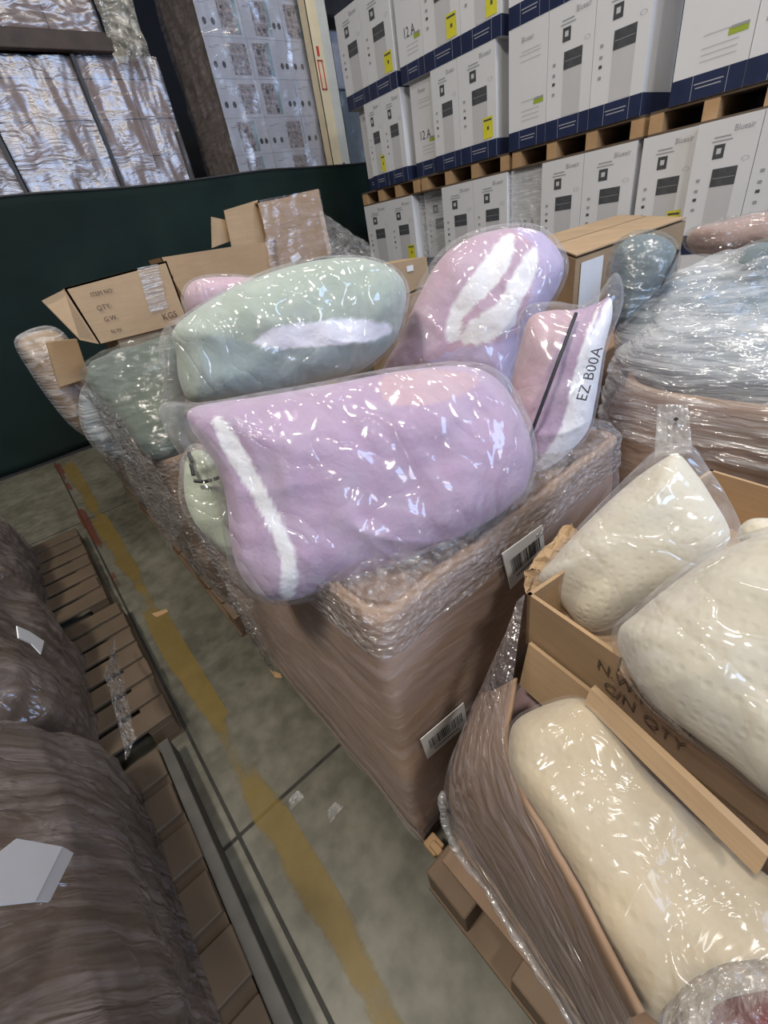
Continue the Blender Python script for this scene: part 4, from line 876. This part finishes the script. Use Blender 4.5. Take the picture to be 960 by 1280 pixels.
def rack_load(x0, x1, z0, z1, label, seed, y0=YR, dy=1.1, m_='load', strap=None):
    mb = MB(); mb.box(x0, x1, y0, y0+dy, z0, z1); o = bevel(mb.build('pallet_load', M[m_]), .03, 3); tag(o, label, 'pallet load', 'wrapped pallet loads on the rack')
    mb = MB()
    mb.grid(lambda u, v: (x0+(x1-x0)*u, y0-.03-.03*fbm(Vector((u*4+seed, v*9, 0))), z0+(z1-z0)*v), 60, 60)
    mb.grid(lambda u, v: (x1+.008+.005*fbm(Vector((u*4+seed, v*9, 5))), y0-.03+dy*u, z0+(z1-z0)*v), 40, 40); mb.build('stretch_wrap', M['film_back'], o, smooth=True)
    if strap is not None: mb = MB(); mb.box(strap, strap+.035, y0-.085, y0-.07, z0, z1); mb.build('black_strap', M['steel'], o)
    return o
rack_load(-.1, 1.02, .0, 3.78, 'wrapped brown carton load at the left edge below the rack beam', 1, strap=.99)
rack_load(1.05, 2.06, .0, 3.78, 'wrapped brown carton load second from left below the beam', 2, strap=2.05)
rack_load(2.10, 3.02, .0, 3.80, 'wrapped brown carton load left of the printed white cartons', 3)
rack_load(-.1, 1.35, 3.97, 5.0, 'upper wrapped load at the top left corner on the beam', 4, strap=1.33)
rack_load(1.38, 2.5, 3.97, 5.0, 'upper wrapped load on the beam beside the bright foil', 5)
mb = MB(); mb.grid(lambda u, v: (2.50+.42*u, YR-.12-.1*math.sin(u*math.pi)-.08*fbm(Vector((u*3, v*6, 2))), 3.7+1.4*v), 30, 50)
tag(mb.build('hanging_film', film('bright_film_roll', .5, 1.2, .2, (3, 3, 6), 2, 1, dist=.05, hazecol=(.75, .70, .58)), smooth=True), 'bright pale film hanging at the end of the rack beam', 'plastic wrap')

# printed white cartons
CW, CH, CD = .62, .40, 1.0
def printed(variant):
    rnd = random.Random(variant*7+1); mb = MB(); mb.box(0, CW, 0, CD, 0, CH, 0)
    k = len(mb.f); mb.m[0] = 1   # the -x side is bare brownish board
    def rect(x0, x1, z0, z1, mi, y=-.002): mb.quad((x0, y, z0), (x1, y, z0), (x1, y, z1), (x0, y, z1), mi)
    if variant in (0, 2, 3):
        x0 = {0: .30, 2: .06, 3: .16}[variant]
        rect(x0, x0+.26, .03, .36, 2); rect(x0+.22, x0+.27, .03, .37, 3, -.003)
        for _ in range(9):
            a, b = x0+rnd.uniform(.02, .18), rnd.uniform(.05, .28); s = rnd.uniform(.02, .05); rect(a, a+s, b, b+s, rnd.choice((4, 5, 5, 2)), -.004)
    else:
        rect(.33, .58, .04, .35, 2); 
        for z in (.09, .16, .23, .30): rect(.30, .60, z, z+.008, 6, -.004)
    for x in ((.08, .2) if variant not in (2, 3) else (.48, .56)):
        cx, cz = x, .14; mb.poly([(cx+.028*math.cos(t*math.pi/5), -.003, cz+.034*math.sin(t*math.pi/5)) for t in range(10)][::1], 5)
    for x, z in ((.05, .3), (.12, .32)): rect(x, x+.09, z, z+.008, 6)
    for _ in range(10):
        a, b = rnd.uniform(.05, .8), rnd.uniform(.04, .3); s = rnd.uniform(.03, .09); mb.quad((-.003, a, b), (-.003, a+s, b), (-.003, a+s, b+s), (-.003, a, b+s), 2)
    return mb.build('printed_carton', [M['pack_white'], M['pack_side'], M['photo_print'], M['teal'], M['rose_print'], M['ink'], M['text_print']], origin=(0, 0, 0))
vars_ = {}
for rr in range(12):
    for c in range(3):
        v = (rr*5+c*c*3+rr//2) % 5; x = 3.75+c*(CW+.004); z = .005+rr*(CH+.003)
        if v not in vars_: o = vars_[v] = printed(v)
        else: o = vars_[v].copy(); C.objects.link(o)
        o.location = (x, YR+.05, z); vis = rr >= 6
        tag(o, f'white printed carton in the {["left", "middle", "right"][c]} column, {ordn[rr-6]} layer above the fence top' if vis else 'white printed carton low in the stack hidden behind the green fence', 'box', 'printed white cartons stacked behind the fence')
tag(sheet([(3.70, YR-.02, .02), (5.66, YR-.02, .02), (5.66, YR-.02, 4.9), (3.70, YR-.02, 4.9)], 60, 70, .03, 4, 11).build('stack_wrap', M['film_back'], smooth=True), 'clear wrap over the front of the printed white cartons', 'plastic wrap')
tag(sheet([(3.70, YR+1.05, .02), (3.70, YR-.02, .02), (3.70, YR-.02, 4.9), (3.70, YR+1.05, 4.9)], 40, 70, .03, 4, 12).build('stack_wrap', M['film'], smooth=True), 'wrap over the left side of the printed white cartons', 'plastic wrap')
rack_load(5.9, 7.0, .0, 3.6, 'dim wrapped load right of the cream rack post', 6, y0=7.7, m_='slate')
rack_load(5.9, 7.0, 3.62, 4.3, 'pale blue wrapped load right of the cream rack post, above the dim one', 7, y0=7.7, m_='pack_white')
mb = MB(); mb.box(5.7, 7.4, 7.5, 7.6, 4.4, 4.6); tag(mb.build('dark_beam', M['steel']), 'dark rack beam above the pale blue load', 'rack beam')
